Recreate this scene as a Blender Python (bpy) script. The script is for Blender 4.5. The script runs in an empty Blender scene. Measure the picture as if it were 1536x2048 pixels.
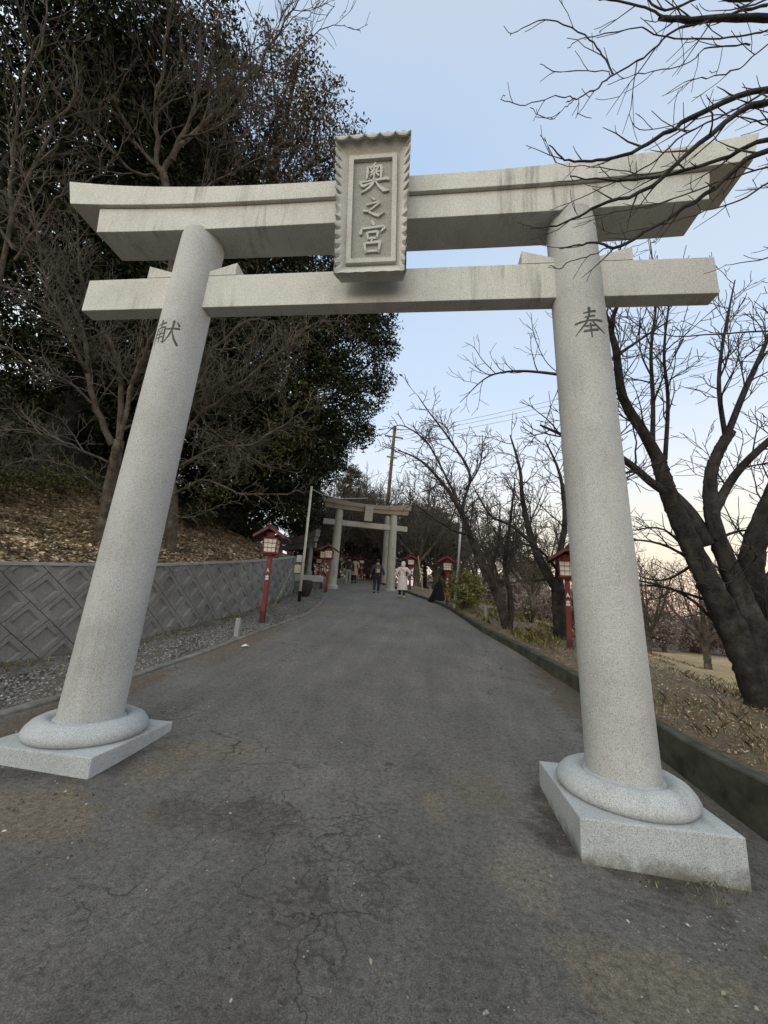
import bpy, bmesh, math, random
import numpy as np
from mathutils import Vector, Matrix

random.seed(7); RNG = np.random.default_rng(7)
S = bpy.context.scene
COL = S.collection

# ------------------------------------------------------------------ camera
YAW, PITCH, ROLL = [math.radians(a) for a in (7.0529, 13.0804, 3.68405)]
FPX = 788.06
CAM = np.array([0.8092, -3.9696, 1.2635])
_cy, _sy = math.cos(YAW), math.sin(YAW)
FW = np.array([-_sy * math.cos(PITCH), _cy * math.cos(PITCH), math.sin(PITCH)])
_r0 = np.array([_cy, _sy, 0.0]); _u0 = np.cross(_r0, FW)
RT = math.cos(ROLL) * _r0 + math.sin(ROLL) * _u0
UP = -math.sin(ROLL) * _r0 + math.cos(ROLL) * _u0
cd = bpy.data.cameras.new('camera'); cam = bpy.data.objects.new('camera', cd); COL.objects.link(cam)
cd.sensor_fit = 'HORIZONTAL'; cd.sensor_width = 36.0; cd.lens = 36.0 * FPX / 1536.0
cd.clip_start = 0.05; cd.clip_end = 3000
cam.matrix_world = Matrix(((RT[0], UP[0], -FW[0], CAM[0]), (RT[1], UP[1], -FW[1], CAM[1]), (RT[2], UP[2], -FW[2], CAM[2]), (0, 0, 0, 1)))
S.camera = cam

def P(px, py, depth):
    """world point seen at photo pixel (px, py) of the 1536x2048 picture, depth metres ahead"""
    return CAM + depth * (FW + (px - 768) / FPX * RT - (py - 1024) / FPX * UP)

# ------------------------------------------------------------------ world, sun, exposure
SUN_EL, SUN_AZ = math.radians(1.5), math.radians(52)      # azimuth clockwise from +Y (low sun, ahead and to the right)
SKY_GAIN = 4.6
W = bpy.data.worlds.new('World'); S.world = W; W.use_nodes = True
nt = W.node_tree; bg = nt.nodes['Background']
sky = nt.nodes.new('ShaderNodeTexSky'); sky.sky_type = 'NISHITA'; sky.sun_disc = False
sky.sun_elevation = SUN_EL; sky.sun_rotation = SUN_AZ; sky.air_density = 1.0; sky.dust_density = 1.2; sky.ozone_density = 1.6
def _n(typ, **kw):
    n = nt.nodes.new(typ)
    for k, v in kw.items(): setattr(n, k, v)
    return n
_tc = _n('ShaderNodeTexCoord'); _sep = _n('ShaderNodeSeparateXYZ'); nt.links.new(_tc.outputs['Generated'], _sep.inputs[0])
def _dot(v):
    n = _n('ShaderNodeVectorMath', operation='DOT_PRODUCT'); nt.links.new(_tc.outputs['Generated'], n.inputs[0]); n.inputs[1].default_value = v; return n.outputs['Value']
def _ramp(f, stops, interp='EASE'):
    r = _n('ShaderNodeValToRGB'); e = r.color_ramp.elements; r.color_ramp.interpolation = interp
    while len(e) < len(stops): e.new(.5)
    for i, (p_, c) in enumerate(stops): e[i].position = p_; e[i].color = (*c, 1)
    nt.links.new(f, r.inputs[0]); return r.outputs[0]
def _mix(f, a, b, mode='MIX'):
    n = _n('ShaderNodeMix', data_type='RGBA', blend_type=mode); n.clamp_result = False
    for s_, v in ((n.inputs[0], f), (n.inputs[6], a), (n.inputs[7], b)):
        if isinstance(v, float): s_.default_value = v
        elif isinstance(v, tuple): s_.default_value = (*v, 1)
        else: nt.links.new(v, s_)
    return n.outputs[2]
# dusk sky: deep blue overhead, pale towards the skyline, cream and pink low down on the sunset side
_blue = _ramp(_sep.outputs['Z'], [(0, (.80, .80, .80)), (.10, (.90, .92, .95)), (.30, (.77, .86, .96)), (.55, (.59, .73, .93)), (.80, (.44, .61, .86)), (1, (.62, .66, .72))], 'LINEAR')
_warm = _ramp(_sep.outputs['Z'], [(0, (.70, .52, .48)), (.035, (.86, .62, .53)), (.09, (.97, .82, .66)), (.17, (.95, .89, .76)), (.30, (.84, .89, .94)), (.5, (.60, .74, .93)), (1, (.62, .66, .72))], 'LINEAR')
_az = _ramp(_dot((math.sin(SUN_AZ), math.cos(SUN_AZ), 0)), [(.25, (0, 0, 0)), (.80, (1, 1, 1))])
_c = _mix(_az, _blue, _warm)
_back_fill = _ramp(_dot((-.66, -.74, .12)), [(0, (1, 1, 1)), (.85, (4.1, 3.4, 2.55))], 'LINEAR')  # added glow in the unseen sky behind, brightens the gate's front faces
_c = _mix(1.0, _c, _back_fill, 'MULTIPLY')
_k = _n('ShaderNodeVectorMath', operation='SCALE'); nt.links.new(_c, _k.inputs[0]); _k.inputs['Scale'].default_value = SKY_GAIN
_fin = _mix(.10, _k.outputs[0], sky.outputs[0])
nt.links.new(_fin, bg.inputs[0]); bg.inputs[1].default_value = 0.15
sl = bpy.data.lights.new('sun', 'SUN'); sl.energy = 0.25; sl.angle = math.radians(20); sl.color = (1, .9, .8)
sun = bpy.data.objects.new('sun', sl); COL.objects.link(sun)
_sd = Vector((math.sin(SUN_AZ) * math.cos(math.radians(6)), math.cos(SUN_AZ) * math.cos(math.radians(6)), math.sin(math.radians(6))))
sun.rotation_euler = _sd.to_track_quat('Z', 'Y').to_euler()
S.view_settings.view_transform = 'Standard'; S.view_settings.look = 'None'
S.view_settings.gamma = 1.0; S.view_settings.exposure = 0.74

# ------------------------------------------------------------------ helpers
def tag(o, label=None, cat=None, group=None, kind=None):
    if label: o['label'] = label
    if cat: o['category'] = cat
    if group: o['group'] = group
    if kind: o['kind'] = kind
    return o

def link(name, me, mat=None, parent=None, smooth=False):
    o = bpy.data.objects.new(name, me); COL.objects.link(o)
    if mat and not me.materials: me.materials.append(mat)
    if parent is not None: o.parent = parent
    if smooth: me.polygons.foreach_set('use_smooth', [True] * len(me.polygons)); me.update()
    return o

def empty(name, loc=(0, 0, 0), label=None, cat=None, group=None, rz=0.0):
    o = bpy.data.objects.new(name, None); COL.objects.link(o)
    o.location = loc; o.rotation_euler = (0, 0, rz); o.empty_display_size = .1
    return tag(o, label, cat, group)

def np_mesh(name, V, F):
    """V (n,3) array, F (m,k) array of same-size faces"""
    me = bpy.data.meshes.new(name)
    V = np.asarray(V, dtype=np.float32); F = np.asarray(F, dtype=np.int32)
    me.vertices.add(len(V)); me.vertices.foreach_set('co', V.ravel())
    m, k = F.shape
    me.loops.add(m * k); me.loops.foreach_set('vertex_index', F.ravel())
    me.polygons.add(m); me.polygons.foreach_set('loop_start', np.arange(0, m * k, k, dtype=np.int32))
    me.polygons.foreach_set('loop_total', np.full(m, k, dtype=np.int32))
    me.update(calc_edges=True)
    return me

def copy_tree(o, parent=None):
    c = o.copy(); COL.objects.link(c)
    if parent is not None: c.parent = parent
    for ch in o.children: copy_tree(ch, c)
    return c

class MB:
    """collects polygons, boxes, lathes"""
    def __init__(s): s.v = []; s.f = []
    def poly(s, pts):
        b = len(s.v); s.v += [tuple(p) for p in pts]; s.f.append(list(range(b, b + len(pts))))
    def box(s, c, d, M=None):
        b = len(s.v)
        for z in (-1, 1):
            for x, y in ((-1, -1), (1, -1), (1, 1), (-1, 1)):
                p = Vector((x * d[0] / 2, y * d[1] / 2, z * d[2] / 2))
                if M is not None: p = M @ p
                s.v.append(tuple(p + Vector(c)))
        s.f += [[b + i for i in q] for q in ((3, 2, 1, 0), (4, 5, 6, 7), (0, 1, 5, 4), (1, 2, 6, 5), (2, 3, 7, 6), (3, 0, 4, 7))]
    def lathe(s, prof, c=(0, 0, 0), n=48, cap=True, axis=(0, 0)):
        """prof list of (r, z); axis = xy shift per z"""
        b = len(s.v)
        for r, z in prof:
            for i in range(n):
                a = 2 * math.pi * i / n
                s.v.append((c[0] + axis[0] * z + r * math.cos(a), c[1] + axis[1] * z + r * math.sin(a), c[2] + z))
        for k in range(len(prof) - 1):
            for i in range(n):
                j = (i + 1) % n
                s.f.append([b + k * n + i, b + k * n + j, b + (k + 1) * n + j, b + (k + 1) * n + i])
        if cap:
            s.f.append([b + i for i in range(n)][::-1]); s.f.append([b + (len(prof) - 1) * n + i for i in range(n)])
    def tube(s, pts, rs, n=6):
        pts = [Vector(p) for p in pts]; b = len(s.v); X = None
        for i, p in enumerate(pts):
            t = (pts[min(i + 1, len(pts) - 1)] - pts[max(i - 1, 0)]).normalized()
            if X is None: X = t.orthogonal().normalized()
            X = (X - t * X.dot(t)).normalized(); Y = t.cross(X)
            r = rs[i] if hasattr(rs, '__len__') else rs
            for k in range(n):
                a = 2 * math.pi * k / n; s.v.append(tuple(p + X * (r * math.cos(a)) + Y * (r * math.sin(a))))
        for i in range(len(pts) - 1):
            for k in range(n):
                j = (k + 1) % n; s.f.append([b + i * n + k, b + i * n + j, b + (i + 1) * n + j, b + (i + 1) * n + k])
        s.f.append([b + k for k in range(n)][::-1]); s.f.append([b + (len(pts) - 1) * n + k for k in range(n)])
    def build(s, name, mat, parent=None, smooth=False, bevel=0.0, seg=2, auto=None):
        me = bpy.data.meshes.new(name); me.from_pydata(s.v, [], s.f)
        bm = bmesh.new(); bm.from_mesh(me)
        bmesh.ops.recalc_face_normals(bm, faces=bm.faces)
        if bevel:
            es = [e for e in bm.edges if len(e.link_faces) == 2 and e.calc_face_angle(0) > .5]
            bmesh.ops.bevel(bm, geom=es, offset=bevel, segments=seg, affect='EDGES', profile=.6)
        bm.to_mesh(me); bm.free()
        if auto is not None or smooth:
            me.polygons.foreach_set('use_smooth', [True] * len(me.polygons))
            if auto is not None:
                bm = bmesh.new(); bm.from_mesh(me)
                for e in bm.edges:
                    if len(e.link_faces) == 2 and e.calc_face_angle(0) > auto: e.smooth = False
                bm.to_mesh(me); bm.free()
        return link(name, me, mat, parent)

# ------------------------------------------------------------------ materials
def mat(name):
    m = bpy.data.materials.new(name); m.use_nodes = True
    return m, m.node_tree, m.node_tree.nodes['Principled BSDF']
def node(t, typ, **kw):
    n = t.nodes.new(typ)
    for k, v in kw.items():
        if k in n.inputs: n.inputs[k].default_value = v
        else: setattr(n, k, v)
    return n
def ramp(t, fac, stops):
    r = t.nodes.new('ShaderNodeValToRGB'); e = r.color_ramp.elements
    while len(e) < len(stops): e.new(.5)
    for i, (p, c) in enumerate(stops):
        e[i].position = p; e[i].color = (c[0], c[1], c[2], 1) if hasattr(c, '__len__') else (c, c, c, 1)
    t.links.new(fac, r.inputs[0]); return r.outputs[0]
def noise(t, scale, detail=4, rough=.55, co=None, dist=0):
    n = node(t, 'ShaderNodeTexNoise'); n.inputs['Scale'].default_value = scale; n.inputs['Detail'].default_value = detail
    n.inputs['Roughness'].default_value = rough; n.inputs['Distortion'].default_value = dist
    if co is not None: t.links.new(co, n.inputs['Vector'])
    return n.outputs['Fac']
def mixc(t, fac, a, b, mode='MIX'):
    n = t.nodes.new('ShaderNodeMix'); n.data_type = 'RGBA'; n.blend_type = mode
    for s, v in ((n.inputs[0], fac), (n.inputs[6], a), (n.inputs[7], b)):
        if isinstance(v, (int, float)): s.default_value = v
        elif isinstance(v, tuple): s.default_value = (*v, 1)
        else: t.links.new(v, s)
    return n.outputs[2]
def coord(t, scale=(1, 1, 1), kind='Object', rot=(0, 0, 0)):
    c = t.nodes.new('ShaderNodeTexCoord'); m = t.nodes.new('ShaderNodeMapping')
    m.inputs['Scale'].default_value = scale; m.inputs['Rotation'].default_value = rot
    t.links.new(c.outputs[kind], m.inputs[0]); return m.outputs[0]
def bump(t, p, h, strength=.3, dist=.01):
    b = t.nodes.new('ShaderNodeBump'); b.inputs['Strength'].default_value = strength; b.inputs['Distance'].default_value = dist
    t.links.new(h, b.inputs['Height']); t.links.new(b.outputs[0], p.inputs['Normal']); return b
def plain(name, c, rough=.8, var=.25, sc=8, bs=.2, metal=0):
    m, t, p = mat(name); co = coord(t)
    f = noise(t, sc, 6, .6, co)
    lo = tuple(x * (1 - var) for x in c); hi = tuple(min(1, x * (1 + var)) for x in c)
    t.links.new(ramp(t, f, [(.3, lo), (.7, hi)]), p.inputs['Base Color']); p.inputs['Specular IOR Level'].default_value = .3
    p.inputs['Roughness'].default_value = rough; p.inputs['Metallic'].default_value = metal
    if bs: bump(t, p, noise(t, sc * 6, 4, .6, co), bs, .004)
    return m

def offs(t, o, k):
    n = node(t, 'ShaderNodeMath', operation='ADD'); t.links.new(o, n.inputs[0]); n.inputs[1].default_value = k; return n.outputs[0]
def granite(name, base, speck=.5, stain=0.0, rough=.75):
    m, t, p = mat(name); co = coord(t)
    fine = noise(t, 190, 3, .7, co); med = noise(t, 55, 4, .7, co); big = noise(t, 1.7, 5, .6, co)
    c = ramp(t, fine, [(.38, tuple(b * .36 for b in base)), (.475, tuple(b * .96 for b in base)), (.64, tuple(min(1, b * 1.25) for b in base))])
    c = mixc(t, speck, c, ramp(t, med, [(.36, .80), (.5, 1.0), (.7, 1.08)]), 'MULTIPLY')
    c = mixc(t, .55, c, ramp(t, big, [(.28, (.70, .69, .66)), (.5, (.97, .97, .96)), (.7, (1.1, 1.1, 1.09))]), 'MULTIPLY')
    if stain:
        streak = noise(t, 1, 5, .7, coord(t, (7.5, 2, .55)))
        patch = noise(t, 1.1, 3, .5, co)
        s = node(t, 'ShaderNodeMath', operation='MULTIPLY')
        t.links.new(ramp(t, streak, [(.52, 0.0), (.68, 1.0)]), s.inputs[0]); t.links.new(ramp(t, patch, [(.46, 0.0), (.62, 1.0)]), s.inputs[1])
        s2 = node(t, 'ShaderNodeMath', operation='MULTIPLY'); t.links.new(s.outputs[0], s2.inputs[0]); s2.inputs[1].default_value = stain
        c = mixc(t, s2.outputs[0], c, (.09, .075, .06))
    if name == 'granite_base':      # splashed dirt and moss near the ground
        sp = t.nodes.new('ShaderNodeSeparateXYZ'); t.links.new(co, sp.inputs[0]); ad = node(t, 'ShaderNodeMath', operation='MULTIPLY_ADD')
        t.links.new(noise(t, 6, 6, .7, co), ad.inputs[0]); ad.inputs[1].default_value = .34; t.links.new(sp.outputs['Z'], ad.inputs[2])
        c = mixc(t, ramp(t, ad.outputs[0], [(0, .85), (.001, .85)]) if False else ramp(t, offs(t, ad.outputs[0], .42), [(.14, .8), (.26, 0.0)]), c, (.075, .07, .045))
    t.links.new(c, p.inputs['Base Color']); p.inputs['Roughness'].default_value = rough
    bump(t, p, fine, .25, .003)
    return m

M = {}
M['granite'] = granite('granite_light', (.43, .43, .42), .7, .22)
M['granite_beam'] = granite('granite_beam', (.53, .52, .485), .5, .6)
M['granite_base'] = granite('granite_base', (.42, .435, .44), .7, .3)
M['granite_panel'] = granite('granite_panel', (.30, .29, .26), 1.0, 0)
M['granite_plaque'] = granite('granite_plaque', (.49, .48, .445), .4, .3)
M['carve'] = plain('carved_letter', (.075, .08, .075), .9)
M['old_stone'] = granite('old_stone', (.37, .35, .30), .6, .9)
M['old_lintel'] = granite('old_lintel', (.27, .22, .17), .8, .9)
M['concrete'] = plain('concrete', (.27, .265, .25), .9, .25, 5, .4)
M['mossy'] = plain('mossy_kerb', (.055, .057, .042), .95, .6, 4, .6)
M['kerb'] = plain('kerb_concrete', (.17, .16, .14), .95, .4, 5, .5)
M['red'] = plain('red_paint', (.165, .022, .024), .5, .25, 9, .1)
M['darkred'] = plain('dark_red_paint', (.07, .014, .018), .5, .3, 9, .1)
M['roof'] = plain('roof_sheet', (.05, .055, .055), .6, .3, 9, .1)
M['paper'] = plain('lamp_paper', (.72, .68, .60), .6, .08, 9, 0)
M['white'] = plain('white_paint', (.75, .75, .74), .5, .05, 9, 0)
M['galv'] = plain('galvanised', (.40, .42, .42), .45, .12, 9, 0)
M['polepaint'] = plain('pale_pole', (.48, .47, .39), .5, .12, 5, 0)
M['cream'] = plain('cream_box', (.42, .39, .26), .5, .12, 9, 0)
M['black'] = plain('black_sheet', (.005, .005, .006), .95, .3, 9, .5)
M['wood'] = plain('pole_wood', (.12, .075, .05), .9, .3, 4, .4)
M['straw'] = plain('straw', (.36, .29, .15), .9, .25, 9, .1)
M['wire'] = plain('wire', (.05, .05, .055), .6, .1, 9, 0)
M['skin'] = plain('skin', (.48, .30, .22), .6, .08, 9, 0)
M['hair'] = plain('hair', (.015, .012, .011), .6, .2, 60, .2)
M['coat_white'] = plain('coat_pale', (.60, .52, .50), .8, .08, 9, .1)
M['coat_navy'] = plain('coat_navy', (.035, .04, .075), .8, .3, 20, .1)
M['coat_black'] = plain('coat_black', (.014, .015, .02), .6, .3, 20, .1)
M['coat_pink'] = plain('coat_pink', (.42, .27, .21), .85, .12, 20, .1)
M['trouser_dark'] = plain('trouser_dark', (.016, .018, .028), .8, .2, 20, .1)
M['trouser_grey'] = plain('trouser_grey', (.25, .28, .25), .8, .12, 20, .1)
M['jeans'] = plain('jeans', (.06, .08, .13), .8, .12, 20, .1)
M['shoe_grey'] = plain('shoe_grey', (.30, .27, .23), .7, .12, 20, .1)
M['bag'] = plain('bag_fabric', (.10, .07, .06), .7, .3, 20, .1)

def island_mat(name, stops, rough=.7, extra=None, trans=0.0):
    m, t, p = mat(name); g = t.nodes.new('ShaderNodeNewGeometry')
    c = ramp(t, g.outputs['Random Per Island'], stops)
    if extra:
        c = mixc(t, .8, c, ramp(t, noise(t, extra * 2.2, 4, .6, coord(t)), [(.34, .4), (.68, 2.0)]), 'MULTIPLY')
    t.links.new(c, p.inputs['Base Color']); p.inputs['Roughness'].default_value = .9; p.inputs['Specular IOR Level'].default_value = .12
    return m
M['leaf_dark'] = island_mat('leaf_dark', [(0, (.012, .016, .009)), (.6, (.027, .034, .017)), (.9, (.048, .056, .026)), (1, (.08, .08, .04))], .5, .5)
M['leaf_olive'] = island_mat('leaf_olive', [(0, (.03, .035, .014)), (.6, (.065, .065, .024)), (1, (.13, .115, .045))], .6, .8)
M['leaf_brown'] = island_mat('leaf_brown', [(0, (.05, .043, .031)), (.5, (.10, .084, .06)), (1, (.17, .135, .095))], .8, .7)
M['leaf_pine'] = island_mat('leaf_pine', [(0, (.045, .045, .018)), (.6, (.09, .082, .035)), (1, (.16, .135, .06))], .6, .8)
M['leaf_bush'] = island_mat('leaf_bush', [(0, (.07, .08, .03)), (.6, (.17, .17, .06)), (1, (.30, .27, .11))], .6, 1.2)
M['leaf_bamboo'] = island_mat('leaf_bamboo', [(0, (.06, .07, .02)), (.5, (.17, .16, .05)), (1, (.38, .32, .14))], .6, 1.2)
M['litter'] = island_mat('leaf_litter', [(0, (.14, .105, .07)), (.5, (.31, .235, .155)), (.85, (.44, .35, .24)), (1, (.58, .49, .36))], .85, .9)
M['twigmass'] = island_mat('twig_mass', [(0, (.10, .078, .068)), (.6, (.20, .155, .14)), (1, (.30, .235, .21))], .9, .7)
M['straw_leaf'] = island_mat('straw_leaf', [(0, (.12, .09, .05)), (.6, (.28, .22, .12)), (1, (.45, .37, .22))], .8, 1.2)
M['stones'] = island_mat('gravel_stones', [(0, (.07, .066, .058)), (.5, (.15, .144, .13)), (.85, (.22, .21, .19)), (1, (.40, .38, .35))], .85, None)
M['grit'] = island_mat('grit', [(0, (.03, .03, .028)), (.45, (.10, .095, .085)), (.8, (.2, .19, .165)), (1, (.42, .39, .33))], .9, None)
M['bits'] = island_mat('road_bits', [(0, (.10, .09, .07)), (.6, (.30, .27, .2)), (1, (.6, .57, .48))], .85, None)

def bark(name, a, b, sc=6, stretch=(1, 1, .35)):
    m, t, p = mat(name)
    f = noise(t, sc, 6, .65, coord(t, stretch)); f2 = noise(t, sc * 7, 5, .7, coord(t, (1, 1, 2.6)))
    c = ramp(t, f, [(.3, a), (.7, b)])
    f3 = noise(t, 4, 7, .75, coord(t, (1, 1, 1.1)))
    c = mixc(t, .8, c, ramp(t, f2, [(.35, .45), (.65, 1.5)]), 'MULTIPLY'); c = mixc(t, .8, c, ramp(t, f3, [(.42, .6), (.7, 1.9)]), 'MULTIPLY')
    t.links.new(c, p.inputs['Base Color']); p.inputs['Roughness'].default_value = .95; p.inputs['Specular IOR Level'].default_value = .15
    bump(t, p, f2, .7, .015); return m
M['bark'] = bark('bark_cherry', (.030, .026, .024), (.085, .074, .067))
M['bark_dark'] = bark('bark_dark', (.022, .021, .021), (.064, .058, .054))
M['bark_grey'] = bark('bark_grey', (.05, .042, .035), (.13, .108, .088))
M['twig'] = plain('twig_bark', (.055, .042, .038), .9, .3, 3, 0)
M['twig_light'] = plain('twig_bark_light', (.105, .090, .074), .9, .35, 1.5, 0)
M['twig_red'] = plain('twig_bark_red', (.075, .061, .052), .9, .3, 1.5, 0)

# ------------------------------------------------------------------ terrain profile
_ys = [-14, -8, -4, 0, 4, 8, 12.6, 18, 24, 32, 45, 80]; _zs = [-1.0, -.7, -.45, -.37, .08, .68, 1.38, 2.0, 2.65, 3.3, 3.6, 3.8]
_dense = np.linspace(-14, 80, 400)
_z = np.interp(_dense, _ys, _zs); _k = np.hanning(11); _k /= _k.sum()
_zsm = np.convolve(np.pad(_z, 5, mode='edge'), _k, 'valid')
def hp(y): return np.interp(y, _dense, _zsm)
def xl(y): return np.interp(y, [-14, -4, 0, 1.8, 5.3, 8.4, 10.4, 13, 16, 18, 22, 26, 32, 45, 80], [-4.9, -4.3, -3.86, -3.5, -3.3, -2.9, -3.07, -3.45, -4.3, -4.95, -6.4, -7.9, -10.5, -17, -35])
def xr(y): return np.interp(y, [-14, -4, 0, 1.45, 3.85, 6, 8, 11.4, 13.5, 16, 18, 22, 26, 32, 45, 80], [4.1, 3.85, 3.67, 3.58, 3.45, 2.95, 2.33, 1.6, .9, 0, -.55, -2, -3.7, -7, -14, -32])
def xw(y): return np.interp(y, [-14, 1.9, 2.6, 4.4, 6, 8.45, 11.1, 13, 14.9, 16, 20, 30, 45, 80], [-6.9, -5.8, -5.55, -5.2, -5.0, -4.83, -4.9, -5.15, -5.65, -6.3, -8.5, -13, -20, -38])
def kh(y): return np.interp(y, [-14, 0, 2, 4, 6, 10, 30], [.5, .45, .33, .25, .18, .1, .06])
def hr(x, y):
    """road surface height"""
    return hp(y) - .03 * np.clip(x, -4, 4) * np.clip((10 - y) / 8, 0, 1)
def sstep(a, b, v):
    t = np.clip((v - a) / (b - a), 0, 1); return t * t * (3 - 2 * t)
def lump(x, y):
    return .12 * np.sin(x * 1.3 + y * .7) * np.sin(y * 1.1 - x * .4) + .05 * np.sin(x * 3.1 + 1.3 * y) * np.sin(2.7 * y)
def H(x, y):
    x = np.asarray(x, float); y = np.asarray(y, float)
    L, R_, Wl = xl(y), xr(y), xw(y)
    base = hr(np.clip(x, L, R_), y)
    dl = np.maximum(Wl - x, 0); wf = 1 - sstep(14.8, 18.5, y)
    left = wf * 1.5 + .27 * np.minimum(dl, 3) + .62 * np.clip(dl - 3, 0, 13) + lump(x, y) * np.minimum(dl, 2) * .7
    left = np.where(x < Wl, left, .02)
    dr = np.maximum(x - R_, 0)
    right = kh(y) * np.minimum(dr / .1, 1) - .02 * np.minimum(dr, 2.0)
    zz = base + np.where(x < L, left, 0) + np.where(x > R_, right, 0)
    fall = -.24 * np.maximum(dr - 2.2, 0)
    low = -2.0 + .15 * np.sin(x * .1)
    z2 = zz + fall
    z2 = np.where(dr > 2.2, np.maximum(z2, np.minimum(low, zz)), zz) + np.where(dr > .3, lump(x, y) * .35 * np.minimum(dr, 1), 0)
    return np.where(dr > 0, z2, zz)
def g(x, y, dz=0): return (x, y, float(H(x, y)) + dz)

# ------------------------------------------------------------------ setting: one ground sheet, columns follow the road edges
def build_ground():
    ys = np.concatenate([[-400, -120, -50, -25], np.arange(-14, 34, .3), np.arange(34, 60, 2), [64, 72, 80, 100, 140, 220, 400, 900]])
    dl = np.concatenate([[900, 400, 200, 100, 60, 40, 30, 24, 20], np.arange(16, 3, -.6), np.arange(3, .3, -.3)])
    cols = []
    for y in ys:
        yy = float(np.clip(y, -14, 80)); w, l, r = xw(yy), xl(yy), xr(yy)
        row = [(w - d, None) for d in dl] + [(w - .16, None), (w - .12, 'low')]
        row += [(w + (l - w) * k / 6, 'low' if k == 0 else None) for k in range(0, 7)]
        row += [(l + (r - l) * k / 8, 'road') for k in range(0, 9)]
        row += [(r + .1, None)] + [(r + d, None) for d in np.concatenate([np.arange(.4, 3, .4), np.arange(3, 16, .8), [18, 21, 25, 30, 38, 50, 70, 110, 200, 400, 900]])]
        out = []
        for x, k in row:
            if k == 'low': z = float(hr(l, yy)) + .02 + (float(H(w - .2, yy)) - float(hr(l, yy)) - .02) * float(sstep(14.8, 18.5, yy)) * .0
            elif k == 'road': z = float(hr(x, yy)) - .03
            else: z = float(H(x, yy))
            out.append((x, y, z))
        cols.append(out)
    n = len(cols[0]); V = np.array(cols).reshape(-1, 3); m = len(cols)
    i, j = np.meshgrid(np.arange(m - 1), np.arange(n - 1), indexing='ij'); a = (i * n + j).ravel()
    F = np.stack([a, a + 1, a + n + 1, a + n], 1)
    me = np_mesh('ground', V, F)
    yy = np.clip(V[:, 1], -14, 80); isl = (V[:, 0] < xw(yy) - .05); isr = (V[:, 0] > xr(yy) + .05)
    dist = np.clip((V[:, 0] - xr(yy)) / 12, 0, 1)
    c = np.where(isl[:, None], np.array([[.26, .19, .12]]), np.array([[.12, .11, .095]]))
    rc = np.array([[.15, .115, .075]]) * (1 - dist[:, None]) + np.array([[.36, .27, .145]]) * dist[:, None]
    farw = np.clip((np.hypot(V[:, 0], V[:, 1]) - 50) / 10, 0, 1)[:, None]; rc = rc * (1 - farw) + np.array([[.05, .042, .032]]) * farw
    bk = np.clip((-3 - V[:, 1]) / 4, 0, 1)[:, None]; rc = rc * (1 - bk) + np.array([[.06, .05, .035]]) * bk  # unseen soil behind the camera darkened to cut light bounced under the beams
    c = np.where(isr[:, None], rc, c)
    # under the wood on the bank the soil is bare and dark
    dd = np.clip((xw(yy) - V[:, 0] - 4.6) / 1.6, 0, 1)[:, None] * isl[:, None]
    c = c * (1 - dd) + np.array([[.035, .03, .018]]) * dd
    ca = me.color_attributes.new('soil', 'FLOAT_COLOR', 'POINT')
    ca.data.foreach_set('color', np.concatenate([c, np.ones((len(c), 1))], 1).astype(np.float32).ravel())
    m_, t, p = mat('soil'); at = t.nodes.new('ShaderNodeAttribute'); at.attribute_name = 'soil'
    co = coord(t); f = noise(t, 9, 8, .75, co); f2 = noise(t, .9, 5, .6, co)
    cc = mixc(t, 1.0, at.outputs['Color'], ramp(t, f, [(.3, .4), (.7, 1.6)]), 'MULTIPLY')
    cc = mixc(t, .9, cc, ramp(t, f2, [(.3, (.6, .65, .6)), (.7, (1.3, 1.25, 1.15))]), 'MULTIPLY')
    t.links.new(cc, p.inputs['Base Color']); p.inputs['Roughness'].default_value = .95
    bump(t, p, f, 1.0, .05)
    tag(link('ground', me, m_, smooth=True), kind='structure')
build_ground()

def strip(name, fa, fb, y0, y1, dz, mt, nx=10, step=.15, zf=None):
    ys = np.arange(y0, y1 + step, step); V = []
    for y in ys:
        a, b = fa(y), fb(y)
        for k in range(nx + 1):
            x = a + (b - a) * k / nx; z = (hr(x, y) if zf is None else zf(x, y)) + dz
            V.append((x, y, z))
    n = nx + 1; i, j = np.meshgrid(np.arange(len(ys) - 1), np.arange(nx), indexing='ij'); a = (i * n + j).ravel()
    me = np_mesh(name, V, np.stack([a, a + 1, a + n + 1, a + n], 1))
    return link(name, me, mt, smooth=True)

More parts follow.
